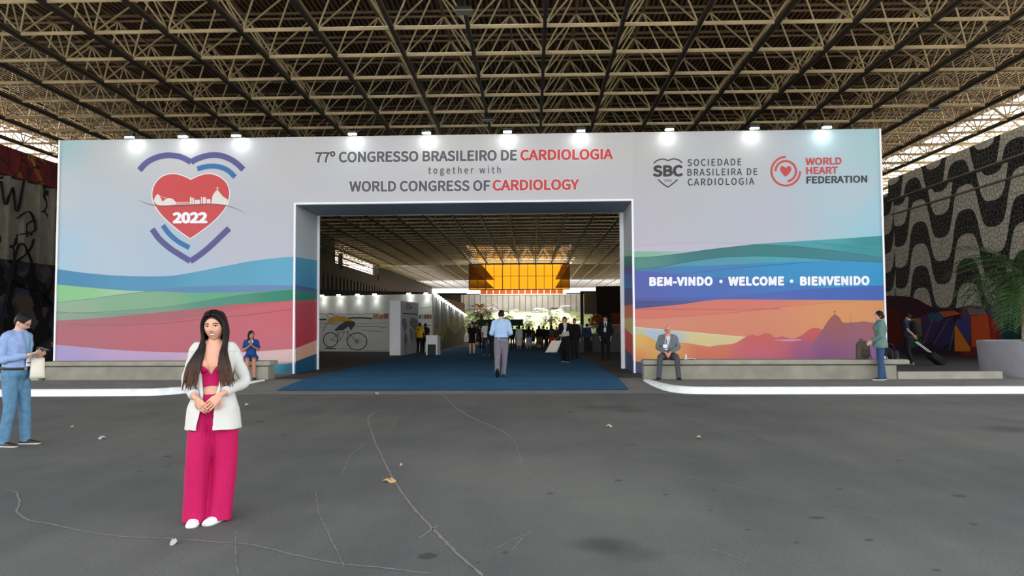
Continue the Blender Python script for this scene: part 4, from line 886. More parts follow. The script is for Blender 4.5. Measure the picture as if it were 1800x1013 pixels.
for a in ([(890, 762), (906, 780), (918, 815), (940, 840), (975, 862)], [(600, 840), (615, 805), (640, 780)], [(1200, 836), (1300, 858), (1400, 882), (1550, 910)], [(1000, 802), (1100, 812), (1180, 826)], [(870, 965), (900, 950), (935, 935)], [(900, 968), (915, 950), (920, 945)], [(720, 725), (732, 705), (738, 700)], [(690, 750), (700, 735), (740, 722)], [(1060, 790), (1160, 802), (1260, 815)], [(1250, 965), (1290, 980), (1320, 992)]):
    roadline('scuff', a, .008, M_SCF, .002)
def stain(u, v, rx, ry, m, name='stain', seed=0):
    rnd = random.Random(seed+int(u)); x, y = g(u, v); k = y/FPX; sx_ = rx*k; sy_ = ry*y*y/(FPX*EYE); mb = MB()
    mb.poly([(x+sx_*math.cos(a)*rnd.uniform(.75, 1.15), y+sy_*math.sin(a)*rnd.uniform(.75, 1.15), .002) for a in np.linspace(0, 2*PI, 18, endpoint=False)]); mb.build(name, m, road)
stain(751, 978, 16, 5, M_STN)
for u, v, rx, ry in ((294, 803, 10, 1.6), (244, 829, 7, 1.2), (296, 821, 5, 1), (455, 742, 8, 1.6), (1436, 911, 14, 2.4), (1475, 861, 7, 1.6), (1687, 872, 12, 2.2), (1256, 863, 6, 1.4), (1087, 845, 8, 1.4), (1003, 725, 5, 1), (967, 868, 8, 1.2), (1112, 783, 10, 1), (1712, 922, 7, 1.8), (1580, 810, 7, 1.2), (888, 972, 5, 2), (1170, 870, 5, 1.2), (840, 990, 5, 1.4), (1316, 932, 5, 1.4), (1528, 950, 7, 2), (500, 765, 5, 1), (268, 728, 4, 1), (1336, 774, 7, 1), (1250, 898, 4, 1.2), (1646, 1003, 8, 2), (1400, 955, 5, 1.6)):
    stain(u, v, rx, ry, M_SPK)
M_LEAF = mat('dry_leaf', (176, 140, 98), .8); M_PAPER = mat('paper_scrap', (160, 160, 156), .8)
for i, (u, v, s, mm_, lab, nm) in enumerate(((684, 848, .075, M_LEAF, 'dry tan leaf beside the long crack in the road', 'leaf'), (1228, 771, .07, M_LEAF, 'dry yellowish leaf on the empty road at right', 'leaf'), (127, 753, .055, M_PAPER, 'pale scrap on the road right of the man with the phone', 'litter_scrap'), (180, 772, .06, M_PAPER, 'pale folded scrap on the road left of the woman in pink', 'litter_scrap'), (306, 957, .04, M_PAPER, 'tiny scrap on the curved crack near the woman in pink', 'litter_scrap'), (662, 693, .09, M_PAPER, 'small pale pebble at the front edge of the blue carpet', 'pebble'), (1070, 751, .06, M_PAPER, 'small white scrap on the road below the right end of the carpet', 'litter_scrap'), (705, 821, .03, M_PAPER, 'tiny white speck of litter right of the long crack', 'litter_scrap'), (434, 713, .06, M_PAPER, 'pale scrap on the road behind the woman in pink', 'litter_scrap'))):
    x, y = g(u, v); mb = MB(); a = i*1.1
    ring = [(s*(.6+.4*math.cos(2*t))*math.cos(t), .6*s*math.sin(t), .012+.014*math.sin(2*t+i)) for t in np.linspace(0, 2*PI, 12, endpoint=False)]
    mb.grid([ring, [(p[0]*.5, p[1]*.5, p[2]+.018) for p in ring]], True); mb.f.append(tuple(range(12, 24))); mb.f.append(tuple(range(11, -1, -1)))
    o = mb.build(nm, mm_); o.location = (x, y, .0); o.rotation_euler = (0, 0, a); tag(o, lab, 'leaf' if nm == 'leaf' else 'litter')
# ------------------------------------------------------------------ people
TORSO = {'m': [(-.17, .115, .09), (-.03, .160, .115), (.12, .156, .112), (.3, .146, .108), (.5, .153, .112), (.7, .166, .120), (.84, .168, .112), (.93, .135, .090), (1.0, .078, .068), (1.08, .058, .060), (1.35, .055, .058)],
         'f': [(-.17, .115, .09), (-.05, .166, .118), (.10, .150, .106), (.3, .118, .088), (.48, .124, .094), (.66, .140, .118), (.80, .146, .100), (.92, .120, .078), (1.0, .066, .056), (1.08, .047, .049), (1.35, .045, .048)]}
def V(*a): return Vector(a)
def ball(mb, c, rx, ry=None, rz=None, ax=None, n=12):
    ry = ry or rx; rz = rz or rx; X, Y, Z = ax or (V(1, 0, 0), V(0, 1, 0), V(0, 0, 1)); c = Vector(c); rows = []
    for i in range(n+1):
        a = PI*i/n; s = max(math.sin(a), .02)
        rows.append([c+X*(rx*s*math.cos(2*PI*j/(n+4)))+Y*(ry*s*math.sin(2*PI*j/(n+4)))+Z*(rz*math.cos(a)) for j in range(n+4)])
    k = len(mb.v); mb.grid(rows, True); w = n+4; mb.f.append(tuple(range(k, k+w))); e = len(mb.v)-w; mb.f.append(tuple(range(e+w-1, e-1, -1)))
def limb(mb, pts, rad, n=14, flat=1.0):
    """smooth tapering tube through joints with round ends"""
    P = spline([tuple(p) for p in pts], 6); R = np.interp(np.linspace(0, 1, len(P)), np.linspace(0, 1, len(rad)), rad)
    mb.tube(P, list(R), n, flat); ball(mb, pts[0], rad[0], n=8); ball(mb, pts[-1], rad[-1], n=8)
def loft(mb, rings, n=24, sq=2.0):
    """rings: (centre, xdir, ydir, rx, ry); superellipse exponent sq"""
    rows = []
    for c, X, Y, rx, ry in rings:
        r = []
        for j in range(n):
            a = 2*PI*j/n; ca, sa = math.cos(a), math.sin(a)
            r.append(c+X*(rx*math.copysign(abs(ca)**(2/sq), ca))+Y*(ry*math.copysign(abs(sa)**(2/sq), sa)))
        rows.append(r)
    k = len(mb.v); mb.grid(rows, True); mb.f.append(tuple(range(k+n-1, k-1, -1))); e = len(mb.v)-n; mb.f.append(tuple(range(e, e+n)))
def remesh(mb, name, m, parent, voxel, smooth=3, cut=None, thick=0, fold=None, color=None, label=None):
    me = bpy.data.meshes.new(name); me.from_pydata([tuple(p) for p in mb.v], [], mb.f); me.update()
    o = bpy.data.objects.new(name, me); COL.objects.link(o)
    r = o.modifiers.new('r', 'REMESH'); r.mode = 'VOXEL'; r.voxel_size = voxel; r.adaptivity = 0
    if smooth: s = o.modifiers.new('s', 'SMOOTH'); s.factor = .5; s.iterations = smooth
    m2 = bpy.data.meshes.new_from_object(o.evaluated_get(bpy.context.evaluated_depsgraph_get()))
    o.modifiers.clear(); o.data = m2; bpy.data.meshes.remove(me); m2.name = name
    n = len(m2.vertices); co = np.empty(n*3, np.float32); m2.vertices.foreach_get('co', co); co = co.reshape(-1, 3)
    if fold:
        no = np.empty(n*3, np.float32); m2.vertices.foreach_get('normal', no); no = no.reshape(-1, 3)
        co = co+no*fold(co)[:, None]; m2.vertices.foreach_set('co', co.astype(np.float32).ravel())
    if color is not None:
        ca = m2.color_attributes.new('Col', 'FLOAT_COLOR', 'POINT'); c4 = np.ones((n, 4), np.float32); c4[:, :3] = color(co); ca.data.foreach_set('color', c4.ravel())
    if cut:
        bm = bmesh.new(); bm.from_mesh(m2); bm.faces.ensure_lookup_table()
        bmesh.ops.delete(bm, geom=[f for f in bm.faces if cut(f.calc_center_median())], context='FACES')
        bv = {v: [e.other_vert(v) for e in v.link_edges if e.is_boundary] for v in bm.verts if v.is_boundary}     # even out the cut edge
        for _ in range(10):
            nw = {v: v.co*.4+(n_[0].co+n_[1].co)*.3 for v, n_ in bv.items() if len(n_) == 2}
            for v, q in nw.items(): v.co = q
        bm.to_mesh(m2); bm.free()
    m2.materials.clear(); m2.materials.append(m); m2.polygons.foreach_set('use_smooth', [True]*len(m2.polygons)); m2.update()
    if thick: s = o.modifiers.new('cloth', 'SOLIDIFY'); s.thickness = thick; s.offset = -1
    o.parent = parent
    if label: o['label'] = label
    return o
def folds(a, f=38, seed=0, vert=.25):
    rn = np.random.RandomState(seed); K = rn.normal(size=(6, 3))*np.array((f, f, f*vert)); ph = rn.uniform(0, 6.28, 6)
    def fn(co):
        w = np.zeros(len(co))
        for k, p in zip(K, ph): w += np.sin(co@k+p)
        return a*w/2.4
    return fn
M_SKIN = vcol_mat('skin', .55, .35); M_SHOE_W = mat('white_shoe', (232, 228, 226), .6)
def fabric(name, rgb, rough=.85, noise=.10): return mat('fabric_'+name, rgb, rough, noise=noise, nscale=14, spec=.2)
def hair_mat(name, rgb, tip=None):
    if name in MATS: return MATS[name]
    m = mat(name, rgb, .62, spec=.22); nt = m.node_tree; b = nt.nodes['Principled BSDF']
    t = nt.nodes.new('ShaderNodeTexCoord'); mp = nt.nodes.new('ShaderNodeMapping'); mp.inputs['Scale'].default_value = (95, 95, 4)
    n = nt.nodes.new('ShaderNodeTexNoise'); n.inputs['Scale'].default_value = 1; n.inputs['Detail'].default_value = 2
    nt.links.new(t.outputs['Object'], mp.inputs[0]); nt.links.new(mp.outputs[0], n.inputs['Vector'])
    r = nt.nodes.new('ShaderNodeValToRGB'); nt.links.new(n.outputs['Fac'], r.inputs[0]); e = r.color_ramp.elements
    c = lin(rgb); e[0].position = .35; e[0].color = (*[v*.6 for v in c], 1); e[1].position = .65; e[1].color = (*[min(1, v*1.5) for v in c], 1)
    src = r.outputs[0]
    if tip:      # sun lightened lengths below the shoulder
        s = nt.nodes.new('ShaderNodeSeparateXYZ'); nt.links.new(t.outputs['Object'], s.inputs[0])
        mr = nt.nodes.new('ShaderNodeMapRange'); mr.inputs[1].default_value = 1.34; mr.inputs[2].default_value = 1.06; nt.links.new(s.outputs['Z'], mr.inputs[0])
        n2 = nt.nodes.new('ShaderNodeMath'); n2.operation = 'MULTIPLY'; nt.links.new(mr.outputs[0], n2.inputs[0]); nt.links.new(n.outputs['Fac'], n2.inputs[1])
        x = nt.nodes.new('ShaderNodeMix'); x.data_type = 'RGBA'; nt.links.new(n2.outputs[0], x.inputs[0]); nt.links.new(src, x.inputs[6]); x.inputs[7].default_value = (*lin(tip), 1); src = x.outputs[2]
    nt.links.new(src, b.inputs['Base Color']); return m
H_BLACK = hair_mat('hair_black', (15, 13, 13)); H_BROWN = hair_mat('hair_brown', (34, 25, 22)); H_LONG = hair_mat('hair_long_brown', (27, 19, 17), (112, 78, 60)); H_GREY = hair_mat('hair_grey', (168, 164, 158))

class Person:
    def __init__(s, name, label, loc, rz, h=1.7, sex='m', pose=None, skin=(206, 162, 138), voxel=.012, head=(0, 0, 0), group=None, cat='person', smile=False, hands=True, fr=None, brow=(40, 30, 26), fat=1.0, lip=(176, 96, 92), hs=1.0):
        s.k = k = h/1.7; s.vx = voxel; s.sex = sex; s.root = thing(name, label, cat, loc, rz, group); s.fat = fat; s.hs = hs
        f = sex == 'f'; sh = .158 if f else .178
        J = dict(pelvis=(0, 0, .93), neck=(0, .01, 1.445), head=(0, -.015, 1.583), rsh=(-sh, .015, 1.39), lsh=(sh, .015, 1.39), rel=(-sh-.045, .04, 1.11), lel=(sh+.045, .04, 1.11), rwr=(-sh-.055, -.03, .865), lwr=(sh+.055, -.03, .865),
                 rhip=(-.088, 0, .90), lhip=(.088, 0, .90), rkn=(-.10, -.01, .485), lkn=(.10, -.01, .485), ran=(-.105, .03, .085), lan=(.105, .03, .085), rft=(-.12, -1, 0), lft=(.12, -1, 0),
                 rhd=(.02, -.1, -1), lhd=(-.02, -.1, -1), rpn=(1, 0, 0), lpn=(-1, 0, 0), curl=.32)
        J.update(pose or {}); s.curl = J.pop('curl'); s.J = {a: Vector(b)*(k if a[1:] not in ('ft', 'hd', 'pn') else 1) for a, b in J.items()}
        j = s.J; up = (j['neck']-j['pelvis']).normalized(); X = (j['lsh']-j['rsh']); X = (X-up*X.dot(up)).normalized(); s.up, s.X = up, X; s.Y = up.cross(X)   # Y points to the back
        yw, pt, rl = (math.radians(a) for a in head)
        R = Matrix.Rotation(yw, 3, 'Z') @ Matrix.Rotation(pt, 3, 'X') @ Matrix.Rotation(rl, 3, 'Y'); s.HR = R; s.HX, s.HY, s.HZ = R @ V(1, 0, 0), R @ V(0, 1, 0), R @ V(0, 0, 1)
        mb = MB(); s.torso(mb, 0); s.head_mesh(mb); fr = fr or max(.0085, voxel*.85)
        for a, sd in (('r', -1), ('l', 1)):
            limb(mb, [j[a+'sh'], (j[a+'sh']+j[a+'el'])/2, j[a+'el']], [.052*k, .044*k, .037*k] if not f else [.044*k, .036*k, .032*k]); limb(mb, [j[a+'el'], (j[a+'el']*.6+j[a+'wr']*.4), j[a+'wr']], [.037*k, .038*k, .026*k] if not f else [.032*k, .032*k, .023*k])
            limb(mb, [j[a+'hip'], (j[a+'hip']+j[a+'kn'])/2, j[a+'kn']], [.088*k, .076*k, .054*k]); limb(mb, [j[a+'kn'], j[a+'kn']*.65+j[a+'an']*.35, j[a+'an']], [.054*k, .055*k, .036*k])
            s.hand(mb, a, sd, fr); ft = j[a+'ft'].normalized(); limb(mb, [j[a+'an']+V(0, 0, -.025), j[a+'an']+ft*.07*k+V(0, 0, -.055*k), j[a+'an']+ft*.13*k+V(0, 0, -.062*k)], [.030*k, .020*k, .013*k])
        c0 = np.array(lin(skin)); hc = np.array(j['head']); Rm = np.array(R).T
        def color(co):
            c = np.tile(c0, (len(co), 1)).astype(float); q = (co-hc)@Rm.T/(k*hs); x, y, z = q[:, 0], q[:, 1], q[:, 2]; ax = np.abs(x)
            inh = (np.abs(z) < .13) & (ax < .09) & (y < -.045) & (y > -.16)
            def put(mk, rgb, a=1.0): mk = mk & inh; c[mk] = c[mk]*(1-a)+np.array(lin(rgb))*a
            put(((ax-.045)/.024)**2+((z+.034)/.02)**2 < 1, (222, 150, 132), .35)
            put((x/.0255)**2+((z+.063)/.0095)**2 < 1 if not smile else (x/.028)**2+((z+.061-7*x*x)/.0090)**2 < 1, lip)
            if smile: put((x/.022)**2+((z+.0610-7*x*x)/.0042)**2 < 1, (244, 240, 236))
            put(((ax-.031)/.0165)**2+((z-.002)/.0072)**2 < 1, (70, 44, 38)); put(((ax-.031)/.0120)**2+((z+.001)/.0044)**2 < 1, (206, 198, 194)); put((((ax-.031)/.0058)**2+((z)/.0055)**2 < 1), (34, 22, 18))
            put((np.abs(ax-.032) < .019) & (np.abs(z-.0225+.30*(ax-.030)**2/.02) < .0042), brow)
            return c
        s.body = remesh(mb, 'body', M_SKIN, s.root, voxel, 3, color=color)
    def ring(s, t, ease=0.0, flare=0):
        T = TORSO[s.sex]; ts = [a for a, _, _ in T]; tt = max(t, -.03)
        rx = np.interp(tt, ts, [a for _, a, _ in T]); ry = np.interp(tt, ts, [a for _, _, a in T]); ft = s.fat if t < .8 else 1
        c = s.J['pelvis']+(s.J['neck']-s.J['pelvis'])*t
        return (c, s.X, s.Y, (rx*ft)*s.k+ease+flare*max(0, .2-t), (ry*ft**1.5)*s.k+ease+flare*max(0, .2-t))
    def torso(s, mb, ease, t0=-.17, t1=1.35, flare=0, sq=2.25, n=22):
        rings = [s.ring(t, ease, flare) for t in np.linspace(t0, t1, n)]
        if ease == 0: rings = [(c, X, Y, rx*(1+.5*min(0, t+.01)), ry*(1+2.6*min(0, t+.01))) for (c, X, Y, rx, ry), t in zip(rings, np.linspace(t0, t1, n))]
        if t1 > 1.2:
            e = s.J['head']+s.HY*.01*s.k; c = s.J['neck']; r = s.ring(1.1)
            rings = [g for g in rings if (g[0]-s.J['pelvis']).dot(s.up) < (c-s.J['pelvis']).length*1.02]+[(c.lerp(e, .25), s.X, s.Y, r[3], r[4]), (c.lerp(e, .6), s.X, s.Y, r[3]*.97, r[4]*.97), (c.lerp(e, .9), s.X, s.Y, r[3]*.97, r[4]*.97)]
        if t0 <= -.1 and ease == 0: c, X, Y, rx, ry = rings[0]; rings[0] = (c, X, Y, rx*.7, ry*.8)
        loft(mb, rings, 28, sq)
        if s.sex == 'f' and t0 < .6 and t1 > .7:
            for sd in (-1, 1): c, X, Y, rx, ry = s.ring(.645); ball(mb, c+X*(sd*.062*s.k)-Y*(ry*.62), .060*s.k+ease, .062*s.k+ease, .064*s.k+ease, (s.X, s.Y, s.up))
        if t1 > .95:
            for a in 'rl': limb(mb, [s.J[a+'sh']*.85+s.J['neck']*.15+V(0, 0, -.01), s.J[a+'sh']*.45+s.J['neck']*.55+V(0, 0, .0)], [.052*s.k+ease, .05*s.k+ease*.6])
    def head_mesh(s, mb, grow=0):
        k = s.k; n, w = (64, 80) if s.vx < .005 else (40, 48); rows = []; g = lambda a, b: math.exp(-(a/b)**2)
        for i in range(n+1):
            a = PI*i/n; r = []
            for q in range(w):
                b = 2*PI*q/w; sx, sy, sz = math.sin(a)*math.cos(b), math.sin(a)*math.sin(b), math.cos(a)
                x, y, z = .0745*sx, (.088 if sy < 0 else .098)*sy, .116*sz
                if z < 0:
                    d = -z/.116; x *= 1-.34*d**1.7; y *= (1-.10*d) if sy < 0 else (1-.42*d)
                if sy < 0:
                    fz = -sy; ax = abs(x)
                    y *= 1-.05*g(z-.06, .05)
                    y -= fz*(.023*g(x, .0105)*(g(z+.030, .014)+.55*g(z+.012, .016)+.15*g(z-.006, .012))+.006*g(ax-.012, .007)*g(z+.034, .009))
                    y += fz*(.0085*g(ax-.031, .016)*g(z-.000, .0115))
                    y -= fz*(.004*g(z-.022, .010)*g(ax-.03, .03)+.005*g(x, .022)*g(z+.0585, .006)+.0055*g(x, .02)*g(z+.0705, .0065)+.010*g(x, .022)*g(z+.102, .016)+.004*g(ax-.043, .02)*g(z+.032, .02))
                    y += fz*.003*g(x, .02)*g(z+.083, .006)
                r.append(s.J['head']+(s.HX*x+s.HY*y+s.HZ*z)*k*s.hs)
            rows.append(r)
        c = len(mb.v); mb.grid(rows, True); mb.f.append(tuple(range(c, c+w))); e = len(mb.v)-w; mb.f.append(tuple(range(e+w-1, e-1, -1)))
        for sd in (-1, 1): ball(mb, s.hp(sd*.074, .012, -.012), .011*k, .017*k, .030*k, (s.HX, s.HY, s.HZ), 8)
    def hp(s, x, y, z): return s.J['head']+(s.HX*x+s.HY*y+s.HZ*z)*s.k*s.hs
    def hand(s, mb, a, sd, fr):
        k = s.k*.97; w = s.J[a+'wr']; d = s.J[a+'hd'].normalized(); pn = s.J[a+'pn']; pn = (pn-d*pn.dot(d)).normalized()
        th = d.cross(pn)*(1 if a == 'l' else -1)     # towards the thumb
        if s.vx > .009: k *= 1.05
        loft(mb, [(w, th, pn, .024*k, .018*k), (w+d*.025*k, th, pn, .030*k, .016*k), (w+d*.06*k, th, pn, .040*k, .0145*k), (w+d*.088*k, th, pn, .041*k, .012*k), (w+d*.096*k, th, pn, .036*k, .009*k)], 16, 2.6)
        curl = s.curl if not isinstance(s.curl, dict) else s.curl[a]
        for i, (off, L_) in enumerate(((.031, .072), (.0105, .081), (-.0105, .076), (-.031, .060))):
            p = w+d*(.090-.004*abs(i-1.3))*k+th*off*k; pts = [p]; ang = curl*(.55+.12*i); dd = d+th*(off*1.6)
            for sg in (.44, .31, .25):
                dr = (dd.normalized()*math.cos(ang)+pn*math.sin(ang)).normalized(); p = p+dr*L_*sg*k; pts.append(p); ang += curl*(1.0+.1*i)
            mb.tube(pts, [fr*1.06, fr*1.0, fr*.92, fr*.72], 8); ball(mb, pts[0], fr*1.06, n=6); ball(mb, pts[-1], fr*.78, n=6); ball(mb, pts[1], fr*1.03, n=6); ball(mb, pts[2], fr*.95, n=6)
        p = w+d*.028*k+th*.028*k+pn*.006*k; pts = [p, p+(d*.55+th*.7+pn*.25).normalized()*.036*k]; pts.append(pts[-1]+(d*.85+th*.32+pn*.3).normalized()*.032*k); pts.append(pts[-1]+(d*.95+th*.05+pn*.3).normalized()*.024*k)
        mb.tube(pts, [fr*1.5, fr*1.2, fr*1.05, fr*.8], 8); ball(mb, pts[-1], fr*.85, n=6); ball(mb, pts[1], fr*1.2, n=6)
    # -- clothing
    def trousers(s, m, rad=(.098, .086, .068, .064, .058), top=.12, hem=.035, name='trousers', ease=.014, drop=None, fold=.003, label=None, vert=.2):
        mb = MB(); k = s.k; rg = []
        for t in np.linspace(-.21, top, 14):
            c, X, Y, rx, ry = s.ring(t, ease); q = min(0, t+.05); rg.append((c, X, Y, rx*(1+.5*q), ry*(1+1.5*q)))
        loft(mb, rg, 28, 2.25)
        ball(mb, (s.J['rhip']+s.J['lhip'])/2-V(0, 0, .08*k), .075*k, (rad[0]+.004)*k, .17*k, n=14)
        for a in 'rl':
            h, kn, an = s.J[a+'hip'], s.J[a+'kn'], s.J[a+'an']; e = an+(an-kn).normalized()*(.085-hem)*k
            P = spline([tuple(h), tuple((h+kn)/2), tuple(kn), tuple((kn+e)/2), tuple(e)], 5); R = np.interp(np.linspace(0, 1, len(P)), np.linspace(0, 1, len(rad)), rad)*k
            mb.tube(P, list(R), 18); ball(mb, h, rad[0]*k, n=10)
        return remesh(mb, name, m, s.root, s.vx*1.05, 2, fold=folds(fold, 28, 3, vert), label=label)
    def top(s, m, name='shirt', hem=-.10, t1=1.0, ease=.016, sleeve=1.0, sr=(.060, .054, .050, .048, .040), cut=None, thick=0, fold=.0035, flare=0, label=None, seed=1, collar=True):
        """sleeve: 0 none, .5 to the elbow, 1 to the wrist"""
        mb = MB(); s.torso(mb, ease, hem, t1, flare); k = s.k
        for a in 'rl':
            sh, el, wr = s.J[a+'sh'], s.J[a+'el'], s.J[a+'wr']
            ball(mb, sh, sr[0]*k, n=10)
            if sleeve <= 0: continue
            P = spline([tuple(sh), tuple((sh+el)/2), tuple(el), tuple((el+wr)/2), tuple(wr)], 6); R = np.interp(np.linspace(0, 1, len(P)), np.linspace(0, 1, len(sr)), sr)*k
            q = max(3, int(len(P)*sleeve*(.97 if sleeve == 1 else 1))); mb.tube(P[:q], list(R[:q]), 16)
        if t1 >= 1.0 and hem < .5 and collar:
            c, X, Y, rx, ry = s.ring(1.03); loft(mb, [(c-s.up*.03*k, X, Y, rx+.02, ry+.02), (c+s.up*.016*k, X, Y, rx+.010, ry+.010)], 20)
        return remesh(mb, name, m, s.root, s.vx*1.05, 2, cut=(lambda c: cut(c/k)) if cut else None, thick=thick, fold=folds(fold, 30, seed, .7), label=label)
    def sleeves(s, m, sr=(.060, .054, .050, .048, .040), name='sleeve', fold=.004, end=.97, start=.26, seed=2):
        k = s.k
        for a in 'rl':
            mb = MB(); sh, el, wr = s.J[a+'sh'], s.J[a+'el'], s.J[a+'wr']; P = spline([tuple(sh), tuple((sh+el)/2), tuple(el), tuple((el+wr)/2), tuple(wr)], 6); R = np.interp(np.linspace(0, 1, len(P)), np.linspace(0, 1, len(sr)), sr)*k
            q = int(len(P)*end); a0 = int(len(P)*start); mb.tube(P[a0:q], list(R[a0:q]), 18)
            remesh(mb, name, m, s.root, s.vx*1.05, 3, fold=folds(fold, 30, seed, .7))
    def skirt(s, m, hem, rx, ry, top=.2, name='skirt', fold=.006, ease=.015, label=None):
        mb = MB(); k = s.k; rings = [s.ring(t, ease) for t in np.linspace(top, -.05, 6)]; c0 = rings[-1]
        mid = (s.J['rkn']+s.J['lkn'])/2
        for i in range(1, 9):
            t = i/8; c = c0[0].lerp(V(mid.x, mid.y, hem*k), t); rings.append((c, s.X, s.Y, c0[3]*(1-t)+rx*k*t, c0[4]*(1-t)+ry*k*t))
        loft(mb, rings, 30); return remesh(mb, name, m, s.root, s.vx*1.05, 2, fold=folds(fold, 45, 5, .08), label=label)
    def shoes(s, m, sole=None, hgt=1.0, name='shoe', soft=0):
        k = s.k
        for a in 'rl':
            an = s.J[a+'an']; f = s.J[a+'ft'].normalized(); dz = f.z; f2 = f; up = V(0, 0, 1); up = (up-f2*up.dot(f2)).normalized(); x = f2.cross(up)
            b = an-up*.085*k; mb, ms = MB(), MB()
            R = ((-.072, .028, .055), (-.062, .036, .085), (-.03, .040, .092*hgt), (.02, .041, .082*hgt), (.07, .044, .060), (.115, .047, .050), (.155, .042, .040), (.178, .030, .030), (.188, .014, .02))
            for lst, z0, zf, gw in ((mb, .012, 1, 0), (ms, 0, 0, .004)):
                rows = []
                for q, w, h in R:
                    c = b+f2*q*k; r = []
                    for i in range(14):
                        t = 2*PI*i/14; zz = (z0 if math.sin(t) < 0 else (z0+(h-z0)*math.sin(t)**.8 if zf else .018)); zz = max(zz, z0)
                        ww = (w+gw)*math.copysign(abs(math.cos(t))**.7, math.cos(t)); r.append(c+x*ww*k+up*zz*k)
                    rows.append(r)
                n0 = len(lst.v); lst.grid(rows, True); lst.f.append(tuple(range(n0+13, n0-1, -1))); e = len(lst.v)-14; lst.f.append(tuple(range(e, e+14)))
            o = mb.build(name, m, s.root, True)
            if sole: ms.build('sole', sole, o, True)
    def hair_cap(s, m, line=.070, back=-.07, vol=.008, name='hair', side=.004, extra=None, smooth=2, voxel=None):
        """short hair: shell over the skull, cut away at the face"""
        mb = MB(); k = s.k; v_ = voxel or min(s.vx, .007)
        ball(mb, s.hp(0, .012, .012), (.0745+vol)*k*s.hs, (.094+vol)*k*s.hs, (.106+vol)*k*s.hs, (s.HX, s.HY, s.HZ), 20)
        if extra: extra(mb)
        Ri = s.HR.inverted(); hc = s.J['head']
        def cut(c):
            q = Ri @ (c-hc)/(k*s.hs)
            if q.y < .0 and (q.x/.069)**2+((q.z+.03)/(.03+line))**2 < 1: return True          # the face
            if extra is None and q.y < .046 and q.z < side-.25*max(0, q.y-.02): return True
            if extra is not None and q.y < -.02 and q.z < -.02: return True
            return q.z < back
        return remesh(mb, name, m, s.root, v_, smooth, cut=cut, thick=.006, fold=folds(.0016, 130, 2, .3))
    def belt(s, m, t=.12, ease=.022, buckle=True):
        mb = MB(); r = [s.ring(t-.03, ease), s.ring(t+.03, ease)]; rows = []
        for c, X, Y, rx, ry in (r[0], r[1]): rows.append([c+X*(rx*math.copysign(abs(math.cos(a))**.89, math.cos(a)))+Y*(ry*math.copysign(abs(math.sin(a))**.89, math.sin(a))) for a in np.linspace(0, 2*PI, 36, endpoint=False)])
        mb.grid(rows, True); o = mb.build('belt', m, s.root, True); md = o.modifiers.new('t', 'SOLIDIFY'); md.thickness = .006; md.offset = 1
        if buckle: c, X, Y, rx, ry = s.ring(t, ease+.008); b = MB(); b.obox(c-Y*ry, X*.022, Y*.004, s.up*.016); b.build('buckle', mat('steel', (178, 182, 182), .35, .6), o)
    def front(s, t, x, off): c, X, Y, rx, ry = s.ring(t, off); u = max(-1, min(1, x/rx)); return c+X*x-Y*(ry*math.sqrt(max(0, 1-abs(u)**2.25))**(2/2.25*1.0))
    def lanyard(s, strap, card, t=.42, x=0, off=.03, w=.012, size=(.05, .07)):
        mb = MB()
        for sd in (-1, 1):
            P = [s.J['neck']+s.X*(sd*.062*s.k)+s.up*.012, s.front(.92, sd*.058*s.k, off), s.front(.75, sd*.04*s.k+x*.4, off+.006), s.front(t+.10, sd*.006+x, off+.008)]
            mb.tube([tuple(p) for p in spline([tuple(p) for p in P], 5)], w/2, 6, .4)
        mb.build('lanyard', strap, s.root); b = MB(); c = s.front(t, x, off+.014); b.obox(c, s.X*size[0], s.Y*.003, s.up*size[1]); bo = b.build('badge', card, s.root)
        q = MB(); q.obox(c-s.Y*.004-s.up*size[1]*.35, s.X*size[0]*.8, s.Y*.001, s.up*size[1]*.12); q.build('badge_print', M_LINE, bo)
    def glasses(s, m, r=.021, dark=None):
        mb = MB()
        for sd in (-1, 1):
            mb.tube([tuple(s.hp(sd*.031+r*1.15*math.cos(a), -.099, .0+r*.8*math.sin(a))) for a in np.linspace(0, 2*PI, 17)], .0022*s.k, 6); mb.tube([tuple(s.hp(sd*.055, -.097, .004)), tuple(s.hp(sd*.077, -.05, .004)), tuple(s.hp(sd*.079, .015, .0))], .002*s.k, 6)
            if dark: q = MB(); q.poly([s.hp(sd*.031+r*1.15*math.cos(a), -.099, r*.8*math.sin(a)) for a in np.linspace(0, 2*PI, 16, endpoint=False)]); q.build('lens', dark, s.root)
        mb.tube([tuple(s.hp(-.010, -.101, .004)), tuple(s.hp(.010, -.101, .004))], .002*s.k, 6); mb.build('glasses', m, s.root)

def tote(name, label, loc, rz, w=.36, h=.38, strap=.30, m=None, cat='bag', lean=0, dz=.05):
    """cloth bag hanging from its strap top at loc"""
    t = thing(name, label, cat, loc, rz); m = m or mat('cotton_cream', (214, 208, 192), .9, noise=.06, nscale=6)
    mb = MB(); rings = [(V(lean*(strap+h*q), 0, -strap-h*q), V(1, 0, 0), V(0, 1, 0), w/2*(.86+.14*q), dz*(.35+.9*math.sin(PI*min(1, q*.8+.05)))) for q in np.linspace(0, 1, 9)]
    loft(mb, rings, 24, 3); mb.build('bag_body', m, t, True)
    mb = MB()
    for y in (-.02, .02): mb.tube(spline([(-w*.28+lean*strap, y, -strap-.02), (-w*.12, y*.5, -strap*.4), (0, 0, 0), (w*.12, y*.5, -strap*.4), (w*.28+lean*strap, y, -strap-.02)], 6), .009, 6, .5)
    mb.build('strap', m, t); return t
